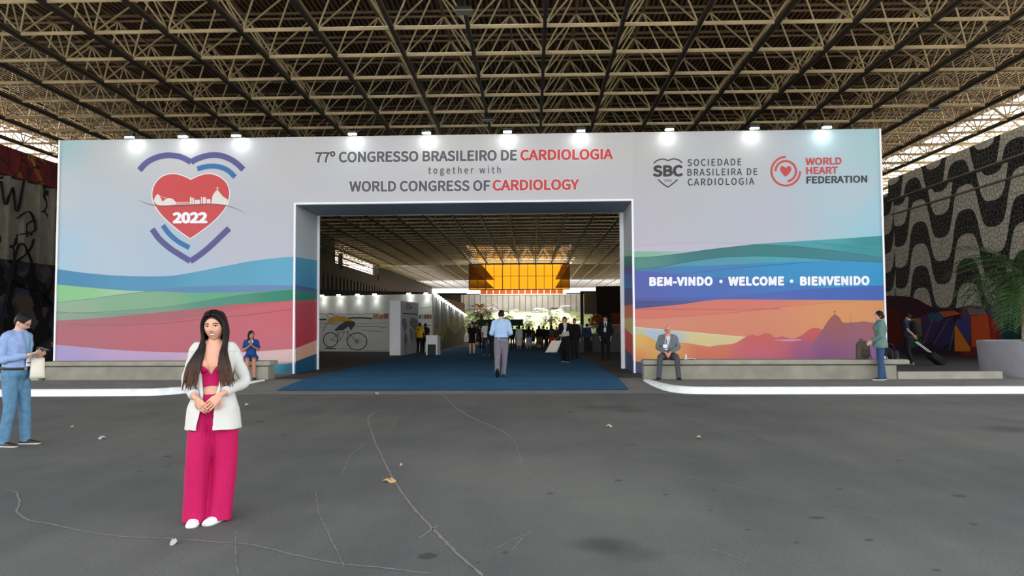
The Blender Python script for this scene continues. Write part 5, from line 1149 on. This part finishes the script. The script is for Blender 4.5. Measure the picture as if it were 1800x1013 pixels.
# ---- the woman in pink (nearest figure)
hx = on_z(366, 916, 0); hy = 6.12
PINK = fabric('pink', (172, 16, 78), .75, .06); WHT = fabric('white_blazer', (194, 192, 187), .85, .02)
W_ = Person('person', 'smiling long haired woman in white blazer and pink trousers', (hx.x+.02, hy, 0), math.radians(13), 1.655, 'f', dict(
    rsh=(-.142, .015, 1.385), lsh=(.142, .015, 1.385), rhip=(-.080, .0, .90), lhip=(.080, .0, .90), rkn=(-.100, -.05, .485), lkn=(.090, -.0, .485), ran=(-.112, -.055, .085), lan=(.058, -.03, .085), rft=(-.04, -1, 0), lft=(-.42, -.9, 0),
    rel=(-.218, .05, 1.115), lel=(.236, .05, 1.125), rwr=(-.108, -.165, 1.010), lwr=(.088, -.185, 1.035), rhd=(.60, -.22, -.78), lhd=(-.72, -.18, -.70), rpn=(.45, .9, .1), lpn=(-.1, .98, -.15), curl=dict(r=.42, l=.20)),
    (204, 152, 126), .0025, (-7, 3, -4), smile=True, fr=.0082, lip=(176, 80, 86), hs=1.07)
W_.trousers(PINK, (.106, .106, .097, .097, .102), .20, .012, fold=.007, vert=.07, label='wide pink trousers')
W_.top(PINK, 'crop_top', .30, .90, .010, 0, (.001,)*5, cut=lambda c: c.z > 1.185+.075*math.sin(PI*min(1, abs(c.x+.005)/.12)) or c.z < 1.085+.016*math.cos(c.x*24) or (c.y > .0 and c.z > 1.2), thick=.004, fold=.0025, label='pink twisted crop top')
b0 = np.array([(.60, -.110, .022), (.78, -.104, .024), (.98, -.062, .034), (1.04, -.062, .040), (1.28, -.092, .096), (1.36, -.088, .090), (1.42, -.085, .085), (1.47, -.09, .09)])
W_.top(WHT, 'blazer', -.36, .985, .022, .36, (.055, .051, .046, .046, .041), cut=lambda c: c.z > 1.452 or (c.y < .0 and np.interp(c.z, b0[:, 0], b0[:, 1]) < c.x < np.interp(c.z, b0[:, 0], b0[:, 2])), thick=.006, fold=.0025, flare=.06, label='white open blazer', collar=False)
W_.sleeves(WHT, (.055, .051, .046, .046, .041), fold=.004, end=.93)
for sd in (0, 1):                                                                    # lapels and front edges
    mb = MB(); L_, R_ = [], []
    for z in np.linspace(1.42, .99, 24):
        x = np.interp(z, b0[:, 0], b0[:, 1+sd]); w = .004+.040*math.sin(PI*min(1, max(0, (z-.99)/.43))**.8); e = x+(w if sd else -w)
        t_ = (z-.93)/(1.445-.93)
        L_.append(W_.front(t_, x*W_.k, .030)); R_.append(W_.front(t_, e*W_.k, .036))
    mb.grid([L_, R_]); o = mb.build('lapel', WHT, W_.root, True); md = o.modifiers.new('t', 'SOLIDIFY'); md.thickness = .005; md.offset = 0
W_.shoes(M_SHOE_W, mat('white_sole', (214, 212, 210), .6), 1.12, 'sneaker')
mb = MB(); mb.tube([W_.J['neck']+W_.X*(.056*math.cos(a))-W_.Y*(.052*math.sin(a))+W_.up*(.014-.030*max(0, math.sin(a))) for a in np.linspace(0, 2*PI, 25)], .0028, 6); mb.build('necklace', mat('gold', (190, 160, 100), .3, .9), W_.root)
# long hair: skull shell and falling locks
rnd = random.Random(11)
def locks():
    mb = MB(); Wk = W_.k
    for sd in (-1, 1):
        for i in range(64):
            u = i/63; a = -.50+1.95*u+rnd.uniform(-.03, .03)                      # from the side of the face round to the back
            x = sd*.084*math.cos(a); y = .104*math.sin(a)
            p0 = W_.hp(sd*.004, -.050+.06*u, .122-.010*u); p1 = W_.hp(x*.76, y*.78-.004, .094); p2 = W_.hp(x*1.04, y, .015); p3 = W_.hp(x*1.06, y+.004, -.080)
            if u < .34: p0 = W_.hp(sd*.003, -.082+.14*u, .092+.075*u); p1 = W_.hp(x*.60, y*.9-.026+.06*u, .080+.035*u)
            spread = 2*rnd.random()-1
            if u < .70:
                cx = (-.150 if sd < 0 else .118)+.050*spread
                q4 = V(sd*(.088+.018*spread*sd), -.075-.02*rnd.random(), 1.385)*Wk; q5 = V(cx*.88, -.135-.02*rnd.random(), 1.25)*Wk; q6 = V(cx*1.10, -.140-.015*rnd.random(), 1.105+rnd.uniform(-.045, .045))*Wk
            else:
                q4 = V(sd*.09, .10, 1.36)*Wk; q5 = V(sd*(.03+.10*rnd.random()), .145, 1.22)*Wk; q6 = V(sd*(.02+.11*rnd.random()), .155, 1.10+rnd.uniform(-.04, .04))*Wk
            P = spline([tuple(p) for p in (p0, p1, p2, p3, q4, q5, q6)], 6); n = len(P)
            mb.tube(P, [.0135*(.8+.5*math.sin(PI*min(1, .15+t*.8))) if t < .8 else .0152*((1.0-t)/.2)**.75+.001 for t in np.linspace(0, 1, n)], 6, .7)
    return mb
W_.hair_cap(H_LONG, .066, -.055, .010, 'hair', -.02, voxel=.005, extra=lambda mb: None)
locks().build('hair_lengths', H_LONG, W_.root, True)
# ---- the man with the phone at left
MR = math.radians(82)
P0 = on_z(24, 783, 0)
SHB = fabric('light_blue_shirt', (136, 158, 198), .85, .05)
m1 = Person('person', 'man in light blue shirt and jeans looking down at his phone', (P0.x+.02, 9.95, 0), MR, 1.745, 'm', dict(
    neck=(0, -.028, 1.44), head=(0, -.09, 1.568), rsh=(-.172, -.005, 1.385), lsh=(.172, -.005, 1.385), rel=(-.215, .03, 1.10), lel=(.20, .0, 1.10), rwr=(-.075, -.265, 1.155), lwr=(.065, -.265, 1.13), rhd=(.25, -1, .25), lhd=(-.2, -1, .22), rpn=(.35, .1, 1), lpn=(-.3, .1, 1), curl=.55,
    rkn=(-.10, -.02, .485), ran=(-.12, .03, .085), lan=(.13, -.05, .085), lkn=(.105, -.05, .485), rft=(-.05, -1, 0), lft=(.22, -1, 0)), (200, 156, 134), .006, (14, 28, 0), fat=1.04)
m1.trousers(fabric('blue_jeans', (84, 122, 150), .9, .20), (.102, .088, .071, .068, .060), .13, .035, fold=.004, name='jeans')
m1.top(SHB, 'shirt', .10, 1.0, .017, 1.0, fold=.0055); m1.belt(mat('dark_leather', (40, 30, 28), .5), .11, .019); m1.hair_cap(H_BLACK, .080, -.055, .008); m1.glasses(M_BLACK)
m1.shoes(mat('brown_leather', (58, 38, 34), .5), mat('pale_sole', (196, 190, 180), .7)); m1.lanyard(mat('lanyard_teal', (110, 190, 196), .7), M_WHITE, .30, .03, .034)
pc = m1.root.location+Matrix.Rotation(MR, 3, 'Z') @ (V(-.005, -.40, 1.228)*m1.k)
ph = thing('phone', 'dark phone held by the man in the light blue shirt', 'phone', pc, MR); mb = MB(); mb.obox((0, 0, 0), (.036, 0, 0), (0, .072, .022), (0, -.0013, .004)); mb.build('case', M_BLACK, ph); mb = MB(); mb.obox((0, -.0014, .0045), (.033, 0, 0), (0, .067, .0205), (0, -.0002, .0006)); mb.build('screen', mat('phone_screen', (60, 70, 84), .2), ph)
tote('tote_bag', 'cream cloth bag hanging from the wrist of the man with the phone', on_y(67, 617, 10.0), math.radians(30), .18, .27, .09)
# ---- man walking away on the carpet
P0 = on_z(881, 665, .15)
m2 = Person('person', 'man in pale blue shirt and grey trousers walking away on the carpet', (P0.x, 20.6, .18), math.radians(178), 1.765, 'm', dict(
    rel=(-.245, .06, 1.12), lel=(.25, .05, 1.11), rwr=(-.16, -.17, 1.07), lwr=(.15, -.18, 1.08), rhd=(.5, -1, .1), lhd=(-.5, -1, .1), rkn=(-.075, -.045, .49), ran=(-.05, -.02, .085), lkn=(.10, .03, .50), lan=(.09, .24, .175), lft=(.05, -.62, -.78), rft=(0, -1, 0)), (198, 152, 130), .008, (0, 14, 0))
m2.trousers(fabric('grey_trousers', (112, 106, 116), .9), (.106, .096, .080, .072, .066), .13, .035, fold=.004); m2.top(fabric('pale_blue_shirt', (160, 186, 220), .8, .04), 'shirt', .07, 1.0, .028, .96, (.064, .060, .056, .052, .044), fold=.005); m2.belt(M_BLACK, buckle=False, ease=.026)
m2.hair_cap(H_BLACK, .066, -.06, .010); m2.shoes(mat('black_leather', (26, 26, 28), .4), M_BLACK)
# ---- seated people
def seat_pose(z0, spread, ky=-.42, back=.0, **kw):
    k = dict(pelvis=(0, 0, z0+.10), neck=(0, .0+back, z0+.60), head=(0, -.03+back, z0+.745), rsh=(-.178, .01+back, z0+.555), lsh=(.178, .01+back, z0+.555), rhip=(-.09, -.02, z0+.09), lhip=(.09, -.02, z0+.09),
             rkn=(-spread*.85, ky, z0+.05), lkn=(spread*.85, ky, z0+.05), ran=(-spread, ky-.02, .085), lan=(spread, ky-.02, .085), rft=(-.25, -1, 0), lft=(.25, -1, 0)); k.update(kw); return k
m3 = Person('person', 'bald older man in grey suit sitting on the right bench', (3.49, 20.0, .15), math.radians(-9), 1.72, 'm', seat_pose(.49, .24, rel=(-.25, -.02, .80), lel=(.25, -.02, .80), rwr=(-.055, -.30, .665), lwr=(.05, -.28, .675), rhd=(.5, -.5, -.75), lhd=(-.5, -.5, -.7), rpn=(.3, .5, 0), lpn=(-.3, .6, 0), curl=.5, rsh=(-.185, .01, 1.04), lsh=(.185, .01, 1.04)), (206, 140, 116), .008, (-4, 6, 0))
G1 = fabric('grey_suit', (104, 110, 116), .9); G2 = fabric('dark_grey_trousers', (74, 74, 82), .9)
m3.top(fabric('white_shirt', (214, 218, 222), .8), 'shirt', .1, .97, .008, 0, (.04,)*5, collar=False); m3.trousers(G2, (.10, .094, .074, .066, .062), .12, .035, fold=.003)
m3.top(G1, 'suit_jacket', -.20, .99, .030, 1.0, (.064, .062, .064, .058, .042), cut=lambda c: c.y < -.05 and abs(c.x-.01) < .055*(c.z-.78)/.26 and c.z > .78 and c.y > -.16, thick=.008, fold=.004); m3.shoes(M_BLACK, M_BLACK); m3.lanyard(fabric('white_shirt', (214, 218, 222), .8), M_WHITE, .42, -.07, .05, size=(.055, .07)); m3.glasses(mat('thin_wire', (90, 80, 76), .4))
mb = MB(); Rm = m3.HR; 
m3.hair_cap(H_GREY, .02, -.05, .004, 'hair', -.01) if False else None
q = MB(); [ball(q, m3.hp(sd*.074, .03, -.004), .008, .030, .022, (m3.HX, m3.HY, m3.HZ), 8) for sd in (-1, 1)]; q.build('hair', H_GREY, m3.root, True)
pp = MB(); pp.grid([[(x, y, .012+.02*math.sin(x*9+y*5)) for x in np.linspace(0, .30, 8)] for y in np.linspace(0, .2, 4)]); pq = thing('paper', 'white paper lying on the bench beside the seated older man', 'paper', (3.86, 19.80, .64)); o = pp.build('sheet', M_WHITE, pq); o.modifiers.new('t', 'SOLIDIFY').thickness = .012; mb = MB(); mb.bar((.06, .08, .02), (.06, .08, .13), .022, 8); mb.build('rolled_corner', M_WHITE, pq)
m4 = Person('person', 'girl in dark blue dress sitting at the end of the left bench', ((437-936)/FPX*20.3, 20.32, .15), math.radians(19), 1.60, 'f', seat_pose(.50, .10, rel=(-.20, -.03, .82), lel=(.21, -.02, .82), rwr=(-.045, -.20, .93), lwr=(.04, -.20, .93), rhd=(.3, -.3, .9), lhd=(-.3, -.3, .9), curl=.6, rsh=(-.155, .01, 1.05), lsh=(.155, .01, 1.05)), (176, 120, 96), .008, (26, -6, 0))
NAVY = fabric('blue_dress', (30, 66, 124), .85); m4.top(NAVY, 'dress', -.15, .98, .018, .42, (.06, .056, .05, .045, .04))
mb = MB(); [limb(mb, [m4.J[a+'hip'], (m4.J[a+'hip']+m4.J[a+'kn'])/2], [.11, .098]) for a in 'rl']; ball(mb, m4.J['pelvis'], .17, .14, .13); remesh(mb, 'dress_skirt', NAVY, m4.root, .009, 3)
m4.shoes(M_BLACK, None)
def long_extra(p, length=.30, wid=.085, fwd=0):
    def f(mb): loft(mb, [(p.hp(0, .035+.02*t, .04-(length+.04)*t), p.HX, p.HY, (wid*(1-.0*t)+.012*t)*p.k, (.058-.018*t)*p.k) for t in np.linspace(0, 1, 8)], 20)
    return f
m4.hair_cap(H_BLACK, .066, -.30, .012, extra=long_extra(m4, .30, .088))
mb = MB(); [mb.tube(spline([tuple(m4.J[a+'wr']+V(0, -.03, .10)), tuple(m4.J[a+'wr']+V(0, -.04, .14)), tuple(m4.J[a+'wr']*.5+m4.J['neck']*.5+V(0, -.09, .06))], 4), [.012, .018, .016, .014, .014, .012, .012, .012, .01], 8) for a in 'rl']; ob = tag(mb.build('cloth', fabric('white_shirt', (214, 218, 222)), None, True), 'white cloth held by the girl in the blue dress', 'cloth'); ob.location = m4.root.location; ob.rotation_euler = m4.root.rotation_euler
# ---- woman in the green jacket by the right bench
m5 = Person('person', 'dark haired person in green jacket and jeans standing at the right bench end', (8.58, 19.25, .15), math.radians(-112), 1.70, 'f', dict(rel=(-.215, .07, 1.12), lel=(.21, -.0, 1.10), rwr=(-.16, -.18, .97), lwr=(.17, -.20, .95), rhd=(.2, -.8, -.6), lhd=(-.2, -.8, -.6), rft=(-.05, -1, 0), lft=(.1, -1, 0), ran=(-.10, .05, .085), lan=(.10, -.02, .085)), (212, 168, 146), .008, (18, 0, 0))
m5.trousers(fabric('dark_jeans', (52, 76, 110), .9), (.102, .092, .076, .072, .066), .13, .035, fold=.004, name='jeans'); m5.top(fabric('green_jacket', (98, 124, 120), .9), 'jacket', -.26, 1.02, .040, 1.0, (.074, .068, .062, .056, .046), fold=.006, flare=.03); m5.shoes(M_BLACK, M_SHOE_W, .9, 'sneaker')
m5.hair_cap(H_BLACK, .066, -.08, .010, extra=lambda mb: (ball(mb, m5.hp(0, .105, -.02), .030, .034, .040), loft(mb, [(m5.hp(0, .085+.0*t, -.02-.12*t), m5.HX, m5.HY, .035-.01*t, .025-.006*t) for t in np.linspace(0, 1, 5)], 12)))
def backpack(name, label, loc, rz, m, w=.30, h=.42, d=.18, straps=True, pocket=None):
    t = thing(name, label, 'backpack', loc, rz); mb = MB()
    loft(mb, [(V(0, -.02*math.sin(PI*q), h*q), V(1, 0, 0), V(0, 1, 0), w/2*(.94 if q < .05 else (1 if q < .7 else 1-.55*((q-.7)/.3)**2.2)), d/2*(.95 if q < .6 else 1-.6*((q-.6)/.4)**2)) for q in np.linspace(0, 1, 14)], 24, 3.4); mb.build('pack_body', m, t, True)
    mb = MB(); loft(mb, [(V(0, -d/2-.005, .05+.18*q), V(1, 0, 0), V(0, 1, 0), w*.38*(1 if .1 < q < .9 else .9), .045*(1 if .1 < q < .9 else .6)) for q in np.linspace(0, 1, 7)], 20, 3); mb.build('front_pocket', pocket or m, t, True)
    mb = MB(); mb.tube([(-.04, .04, h-.01), (-.035, .05, h+.045), (.035, .05, h+.045), (.04, .04, h-.01)], .009, 6); mb.build('grab_handle', M_BLACK, t)
    if straps:
        for sx_ in (-1, 1): mb = MB(); mb.tube(spline([(sx_*.07, d/2-.02, h*.86), (sx_*.09, d/2+.07, h*.7), (sx_*.10, d/2+.06, h*.35), (sx_*.11, d/2-.02, .06)], 5), .018, 8, .35); mb.build('shoulder_strap', M_BLACK, t)
    return t
bp1 = backpack('backpack', 'grey brown backpack standing on the bench beside the person in green', (8.36, 19.78, .645), math.radians(14), fabric('grey_backpack', (88, 80, 72), .9), .34, .46, .2, False, fabric('brown_pocket', (72, 62, 56), .9))
for x in (-.06, .12): mb = MB(); mb.tube(spline([(x, -.11, .30), (x-.01, -.155, .1), (x-.01, -.22, -.02), (x-.03, -.215, -.20)], 6), .014, 6, .4); mb.build('hanging_strap', M_BLACK, bp1)
bg2 = thing('duffel_bag', 'black bag with hanging straps on the right bench end', 'bag', (9.02, 19.78, .66)); mb = MB(); loft(mb, [(V(-.22+.44*q, 0, .13+.05*math.sin(6*q)), V(0, 1, 0), V(0, 0, 1), .14*math.sin(PI*(.12+.76*q))**.4, .13*math.sin(PI*(.12+.76*q))**.45) for q in np.linspace(0, 1, 14)], 20, 2.6); mb.build('bag_body', fabric('black_bag', (30, 30, 33), .9, .25), bg2, True)
for a in (-.17, -.02, .11): mb = MB(); mb.tube(spline([(a, -.06, .26), (a+.02, -.16, .16), (a+.01, -.24, -.02), (a+.03, -.235, -.22-.12*(a < -.1))], 6), .013, 6, .4); mb.build('hanging_strap', M_BLACK, bg2)
mb = MB(); mb.tube(spline([(-.12, 0, .24), (-.05, -.03, .36), (.07, -.03, .35), (.14, 0, .25)], 6), .012, 6); mb.build('grab_handle', M_BLACK, bg2)
# ---- traveller with the suitcase
PX5 = on_z(1597, 641, .15)
m6 = Person('person', 'traveller with black backpack pulling a suitcase past the mosaic wall', (PX5.x, 26.4, .15), math.radians(-148), 1.72, 'm', dict(rel=(-.23, .02, 1.12), rwr=(-.22, -.12, .88), lel=(.22, .12, 1.14), lwr=(.20, .30, .98), lhd=(0, .5, -.8), rkn=(-.09, -.09, .49), ran=(-.09, -.02, .085), lkn=(.10, .02, .49), lan=(.10, .14, .10)), (196, 148, 126), .010, (6, 14, 0))
m6.trousers(fabric('black_trousers', (30, 30, 36), .9), (.102, .09, .074, .068, .06), .13, .035); m6.top(fabric('navy_tee', (40, 56, 74), .85), 'shirt', -.06, 1.0, .022, .40, (.07, .066, .06, .05, .04)); m6.hair_cap(H_BROWN, .066, -.06, .010); m6.shoes(mat('grey_shoe', (120, 116, 110), .7), M_SHOE_W)
bpl = m6.root.location+Matrix.Rotation(math.radians(-148), 3, 'Z') @ V(0, .215, 1.0)
backpack('backpack', 'black backpack worn by the traveller with the suitcase', bpl, math.radians(32), fabric('black_backpack', (24, 24, 27), .9, .2), .34, .48, .22, True)
sc_ = thing('suitcase', 'black rolling suitcase pulled by the traveller', 'suitcase', (13.72, 26.1, .15), math.radians(0)); Rs = Matrix.Rotation(math.radians(-52), 4, 'Y')
mb = MB(); bm = bmesh.new(); bmesh.ops.create_cube(bm, size=1); bmesh.ops.transform(bm, matrix=Matrix.Translation((0, 0, .33)) @ Matrix.Diagonal((.24, .40, .56, 1)), verts=bm.verts); bmesh.ops.bevel(bm, geom=bm.edges[:], offset=.04, segments=3, affect='EDGES'); bmesh.ops.transform(bm, matrix=Rs, verts=bm.verts)
me = bpy.data.meshes.new('case_body'); bm.to_mesh(me); bm.free(); me.materials.append(fabric('black_bag', (30, 30, 33))); o = bpy.data.objects.new('case_body', me); COL.objects.link(o); o.parent = sc_
for y in (-.13, .13):
    mb = MB(); mb.bar(Rs @ V(.05, y*.6, .6), Rs @ V(.05, y*.6, 1.22), .012, 6); mb.build('pull_rod', mat('steel', (178, 182, 182), .35, .6), sc_); mb = MB(); mb.bar(Rs @ V(.0, y-.02, .05)+V(0, 0, .0), Rs @ V(.0, y+.02, .05), .045, 12); mb.build('wheel', M_BLACK, sc_)
mb = MB(); mb.bar(Rs @ V(.05, -.09, 1.22), Rs @ V(.05, .09, 1.22), .016, 6); mb.build('handle', M_BLACK, sc_)
# ---- figures inside the hall
BLK = fabric('black_suit', (22, 22, 25), .85); DKT = fabric('black_trousers', (30, 30, 36), .9)
def at(u, y): return ((u-936)/FPX*y, y, hall_z(y)+.02)
WALK = dict(rkn=(-.09, -.10, .50), ran=(-.09, -.09, .085), lkn=(.09, -.02, .49), lan=(.09, .18, .11))
m7 = Person('person', 'man in yellow T-shirt facing the map box', at(737, 43.4), math.radians(160), 1.74, 'm', dict(rel=(-.25, -.02, 1.14), rwr=(-.18, -.22, 1.05)), (140, 100, 80), .012, fat=1.06); m7.trousers(DKT); m7.top(fabric('yellow_tee', (214, 172, 40), .85), 'tshirt', -.10, 1, .024, .44, (.074, .068, .06, .05, .04)); m7.hair_cap(H_BLACK); m7.shoes(M_BLACK)
q = MB(); c = m7.ring(.78, .032); q.obox(c[0]+m7.Y*c[4], m7.X*.09, m7.Y*.003, m7.up*.018); q.build('back_print', M_BLACK, m7.root)
m8 = Person('person', 'man in black beside the man in the yellow T-shirt', at(747, 44.3), math.radians(170), 1.72, 'm', None, (120, 84, 66), .012); m8.trousers(DKT); m8.top(fabric('black_tee', (34, 34, 38), .85), 'tshirt', -.10, 1, .02, .44, (.07, .064, .058, .05, .04)); m8.hair_cap(H_BLACK); m8.shoes(M_BLACK)
m9 = Person('person', 'woman in short black dress carrying a white tote', at(829, 40.1), math.radians(-8), 1.66, 'f', None, (226, 182, 158), .011); m9.top(BLK, 'dress', -.1, .98, .02, .45, (.058, .055, .05, .045, .04)); m9.skirt(BLK, .62, .20, .15, name='dress_skirt'); m9.hair_cap(H_BROWN, .066, -.2, .012, extra=long_extra(m9, .16, .085)); m9.shoes(M_BLACK)
tote('tote_bag', 'white tote hanging from the shoulder of the woman in the black dress', (m9.root.location.x-.27, 40.06, 1.36), math.radians(10), .30, .36, .30)
m10 = Person('person', 'man in white short sleeved shirt and dark jeans walking out', at(855, 39.3), math.radians(6), 1.70, 'm', dict(rel=(-.26, .03, 1.12), lel=(.26, .03, 1.12)), (160, 112, 90), .011, fat=1.1); m10.trousers(fabric('dark_denim', (40, 50, 66), .9)); m10.top(fabric('white_shirt', (214, 218, 222)), 'shirt', -.06, 1, .024, .42, (.074, .07, .062, .05, .04)); m10.hair_cap(H_BLACK); m10.glasses(M_BLACK, .024, M_BLACK); m10.shoes(M_BLACK, M_SHOE_W); m10.lanyard(M_LINE, M_WHITE, .36, 0, .04)
m11 = Person('person', 'person in black partly hidden behind the man walking away', at(868, 29.5), math.radians(180), 1.66, 'm', WALK, (180, 136, 114), .011); m11.trousers(DKT); m11.top(BLK, 'jacket', -.15, 1, .028); m11.hair_cap(H_BLACK); m11.shoes(M_BLACK)
def walker(u, y, label, col_top, col_low, kind, h=1.64, sex='f', hair=H_BLACK, sl=1.0, hem=.45, wid=.2, name='person'):
    p = Person('person', label, at(u, y), math.radians(180), h, sex, WALK, (196, 148, 124), .014); p.top(col_top, 'blouse' if sex == 'f' else 'shirt', -.08, .99, .022, sl)
    if kind == 'skirt': p.skirt(col_low, hem, wid, wid*.8)
    else: p.trousers(col_low)
    p.hair_cap(hair, .045, -.25 if sex == 'f' else -.06, .012, extra=long_extra(p, .22, .08) if sex == 'f' else None); p.shoes(M_BLACK); return p
walker(912, 51.3, 'woman in long white dress walking away into the hall', fabric('white_dress', (206, 208, 212)), fabric('white_dress', (206, 208, 212)), 'skirt', 1.66, hem=.32, wid=.2)
walker(929, 52.6, 'woman in dark top and pale blue skirt walking away', BLK, fabric('pale_blue_skirt', (164, 184, 204)), 'skirt', 1.62, hem=.36, wid=.22, sl=.4)
walker(947, 53.4, 'woman in black top and brown patterned skirt walking away', BLK, fabric('brown_skirt', (96, 84, 74), .9, .35), 'skirt', 1.66, hem=.34, wid=.22)
pr = walker(969, 52.0, 'person in dark top and bright red skirt walking away', fabric('slate_top', (52, 56, 66)), fabric('red_skirt', (206, 38, 34)), 'skirt', 1.64, hem=.42, wid=.23)
backpack('backpack', 'grey backpack worn by the person in the red skirt', pr.root.location+V(0, -.24, .96), 0, fabric('grey_bag', (86, 86, 90)), .28, .38, .16)
m12 = Person('person', 'smiling woman in black trouser suit walking out with a white bag', at(992, 29.0), math.radians(6), 1.70, 'f', dict(rel=(-.22, .02, 1.10), rwr=(-.20, -.16, 1.0), rhd=(.6, -.7, .2), lel=(.21, .03, 1.11), lwr=(.02, -.20, 1.06), lhd=(-.8, -.3, 0), rkn=(-.08, -.02, .49), ran=(-.06, .10, .10), lkn=(.09, -.09, .50), lan=(.07, -.10, .085)), (216, 160, 134), .010, (-8, 6, 0), fat=1.08)
m12.top(fabric('white_shirt', (214, 218, 222)), 'blouse', .2, 1, .012, 0, (.05,)*5); m12.trousers(BLK, (.11, .104, .09, .086, .084)); m12.top(BLK, 'suit_jacket', -.26, .99, .034, 1.0, (.072, .068, .062, .058, .05), cut=lambda c: c.y < -.03 and c.y > -.17 and abs(c.x) < .06*(c.z-1.05)/.35 and c.z > 1.05, thick=.01)
m12.hair_cap(H_BROWN, .066, -.1, .016, extra=long_extra(m12, .06, .085)); m12.shoes(M_BLACK, M_SHOE_W); m12.lanyard(M_WHITE, M_WHITE, .40, -.03, .055, .02)
tote('tote_bag', 'large white bag hanging from the arm of the woman in the black suit', (m12.root.location.x-.20, 28.80, 1.19), math.radians(4), .44, .44, .22, lean=-.5)
nb = thing('booklet', 'pale booklet held by the woman in the black suit', 'booklet', (m12.root.location.x+.02, 28.70, 1.22), .2); mb = MB(); mb.obox((0, 0, 0), (.13, 0, .02), (0, .012, 0), (-.012, 0, .085)); mb.build('cover', mat('booklet_paper', (178, 176, 162), .8), nb)
m13 = Person('person', 'person in dark clothes just behind the woman in the black suit', at(1009, 31.5), math.radians(0), 1.68, 'm', WALK, (190, 146, 122), .012); m13.trousers(DKT); m13.top(BLK, 'jacket', -.15, 1, .028); m13.hair_cap(H_BLACK); m13.shoes(M_BLACK)
m14 = Person('person', 'security man in black suit with white badge standing at the right', at(1063, 30.1), math.radians(-4), 1.77, 'm', dict(rel=(-.25, .06, 1.13), lel=(.25, .06, 1.13), rwr=(-.20, -.02, .90), lwr=(.20, -.02, .90)), (216, 168, 144), .010, (-10, 14, 0))
m14.top(fabric('white_shirt', (214, 218, 222)), 'shirt', .1, 1, .012, 0, (.05,)*5); m14.trousers(BLK); m14.top(BLK, 'suit_jacket', -.26, .99, .034, 1.0, cut=lambda c: c.y < -.05 and c.y > -.17 and abs(c.x) < .062*(c.z-1.12)/.3 and c.z > 1.12, thick=.01); m14.hair_cap(H_BLACK, .066, -.06, .012); m14.shoes(M_BLACK); m14.lanyard(M_WHITE, M_WHITE, .44, -.02, .05, .008, (.04, .075))
mb = MB(); mb.tube([m14.front(.96, 0, .03), m14.front(.8, 0, .035), m14.front(.6, 0, .035)], [.022, .026, .034], 6, .3); mb.build('tie', M_BLACK, m14.root)
m15 = walker(1031, 44.6, 'man in navy shirt with a dark suitcase walking away', fabric('navy_shirt', (38, 52, 86)), DKT, 'trousers', 1.66, 'm')
sc2 = thing('suitcase', 'dark upright suitcase behind the man in the navy shirt', 'suitcase', (m15.root.location.x+.02, 44.0, hall_z(44.0)+.012))
mb = MB(); loft(mb, [(V(0, 0, .06+.6*q), V(1, 0, 0), V(0, 1, 0), .24*(.94 if q in (0, 1) else 1), .13*(.9 if q in (0, 1) else 1)) for q in (0, .05, .5, .95, 1)], 20, 5); mb.build('case_body', fabric('black_bag', (30, 30, 33)), sc2)
for x in (-.18, .18): mb = MB(); mb.bar((x-.02, 0, .035), (x+.02, 0, .035), .035, 10); mb.build('wheel', M_BLACK, sc2)
mb = MB(); mb.tube([(-.1, .08, .6), (-.1, .08, .95), (.1, .08, .95), (.1, .08, .6)], .012, 6); mb.build('handle', M_BLACK, sc2)
m16 = Person('person', 'person in black standing in the dark beside the graffiti wall', ((93-936)/FPX*27, 27, .15), math.radians(20), 1.68, 'm', None, (150, 110, 90), .014); m16.trousers(DKT); m16.top(BLK, 'jacket', -.1, 1, .026); m16.hair_cap(H_BLACK); m16.shoes(M_BLACK)
# dark crowd at the back of the hall: two built, the rest copied
protos = [walker(900, 60, 'distant figure in dark clothes among the crowd at the hall end', fabric('dark_top', (36, 34, 36)), DKT, 'trousers', 1.7, 'm'), walker(886, 58, 'distant figure in brownish clothes among the crowd at the hall end', fabric('rust_top', (84, 58, 48)), fabric('dark_skirt', (40, 34, 34)), 'skirt', 1.62, 'f')]
for p in protos: p.root['group'] = 'crowd at the end of the hall'
for i, u in enumerate((846, 873, 893, 919, 936, 955, 961, 978, 1004, 1015, 840, 908)):
    y = 57+(i*5.3) % 11; c = copy_tree(protos[i % 3 == 1].root); c.location = at(u, y); c.rotation_euler = (0, 0, math.radians((180, 150, 205, 10)[i % 4]))
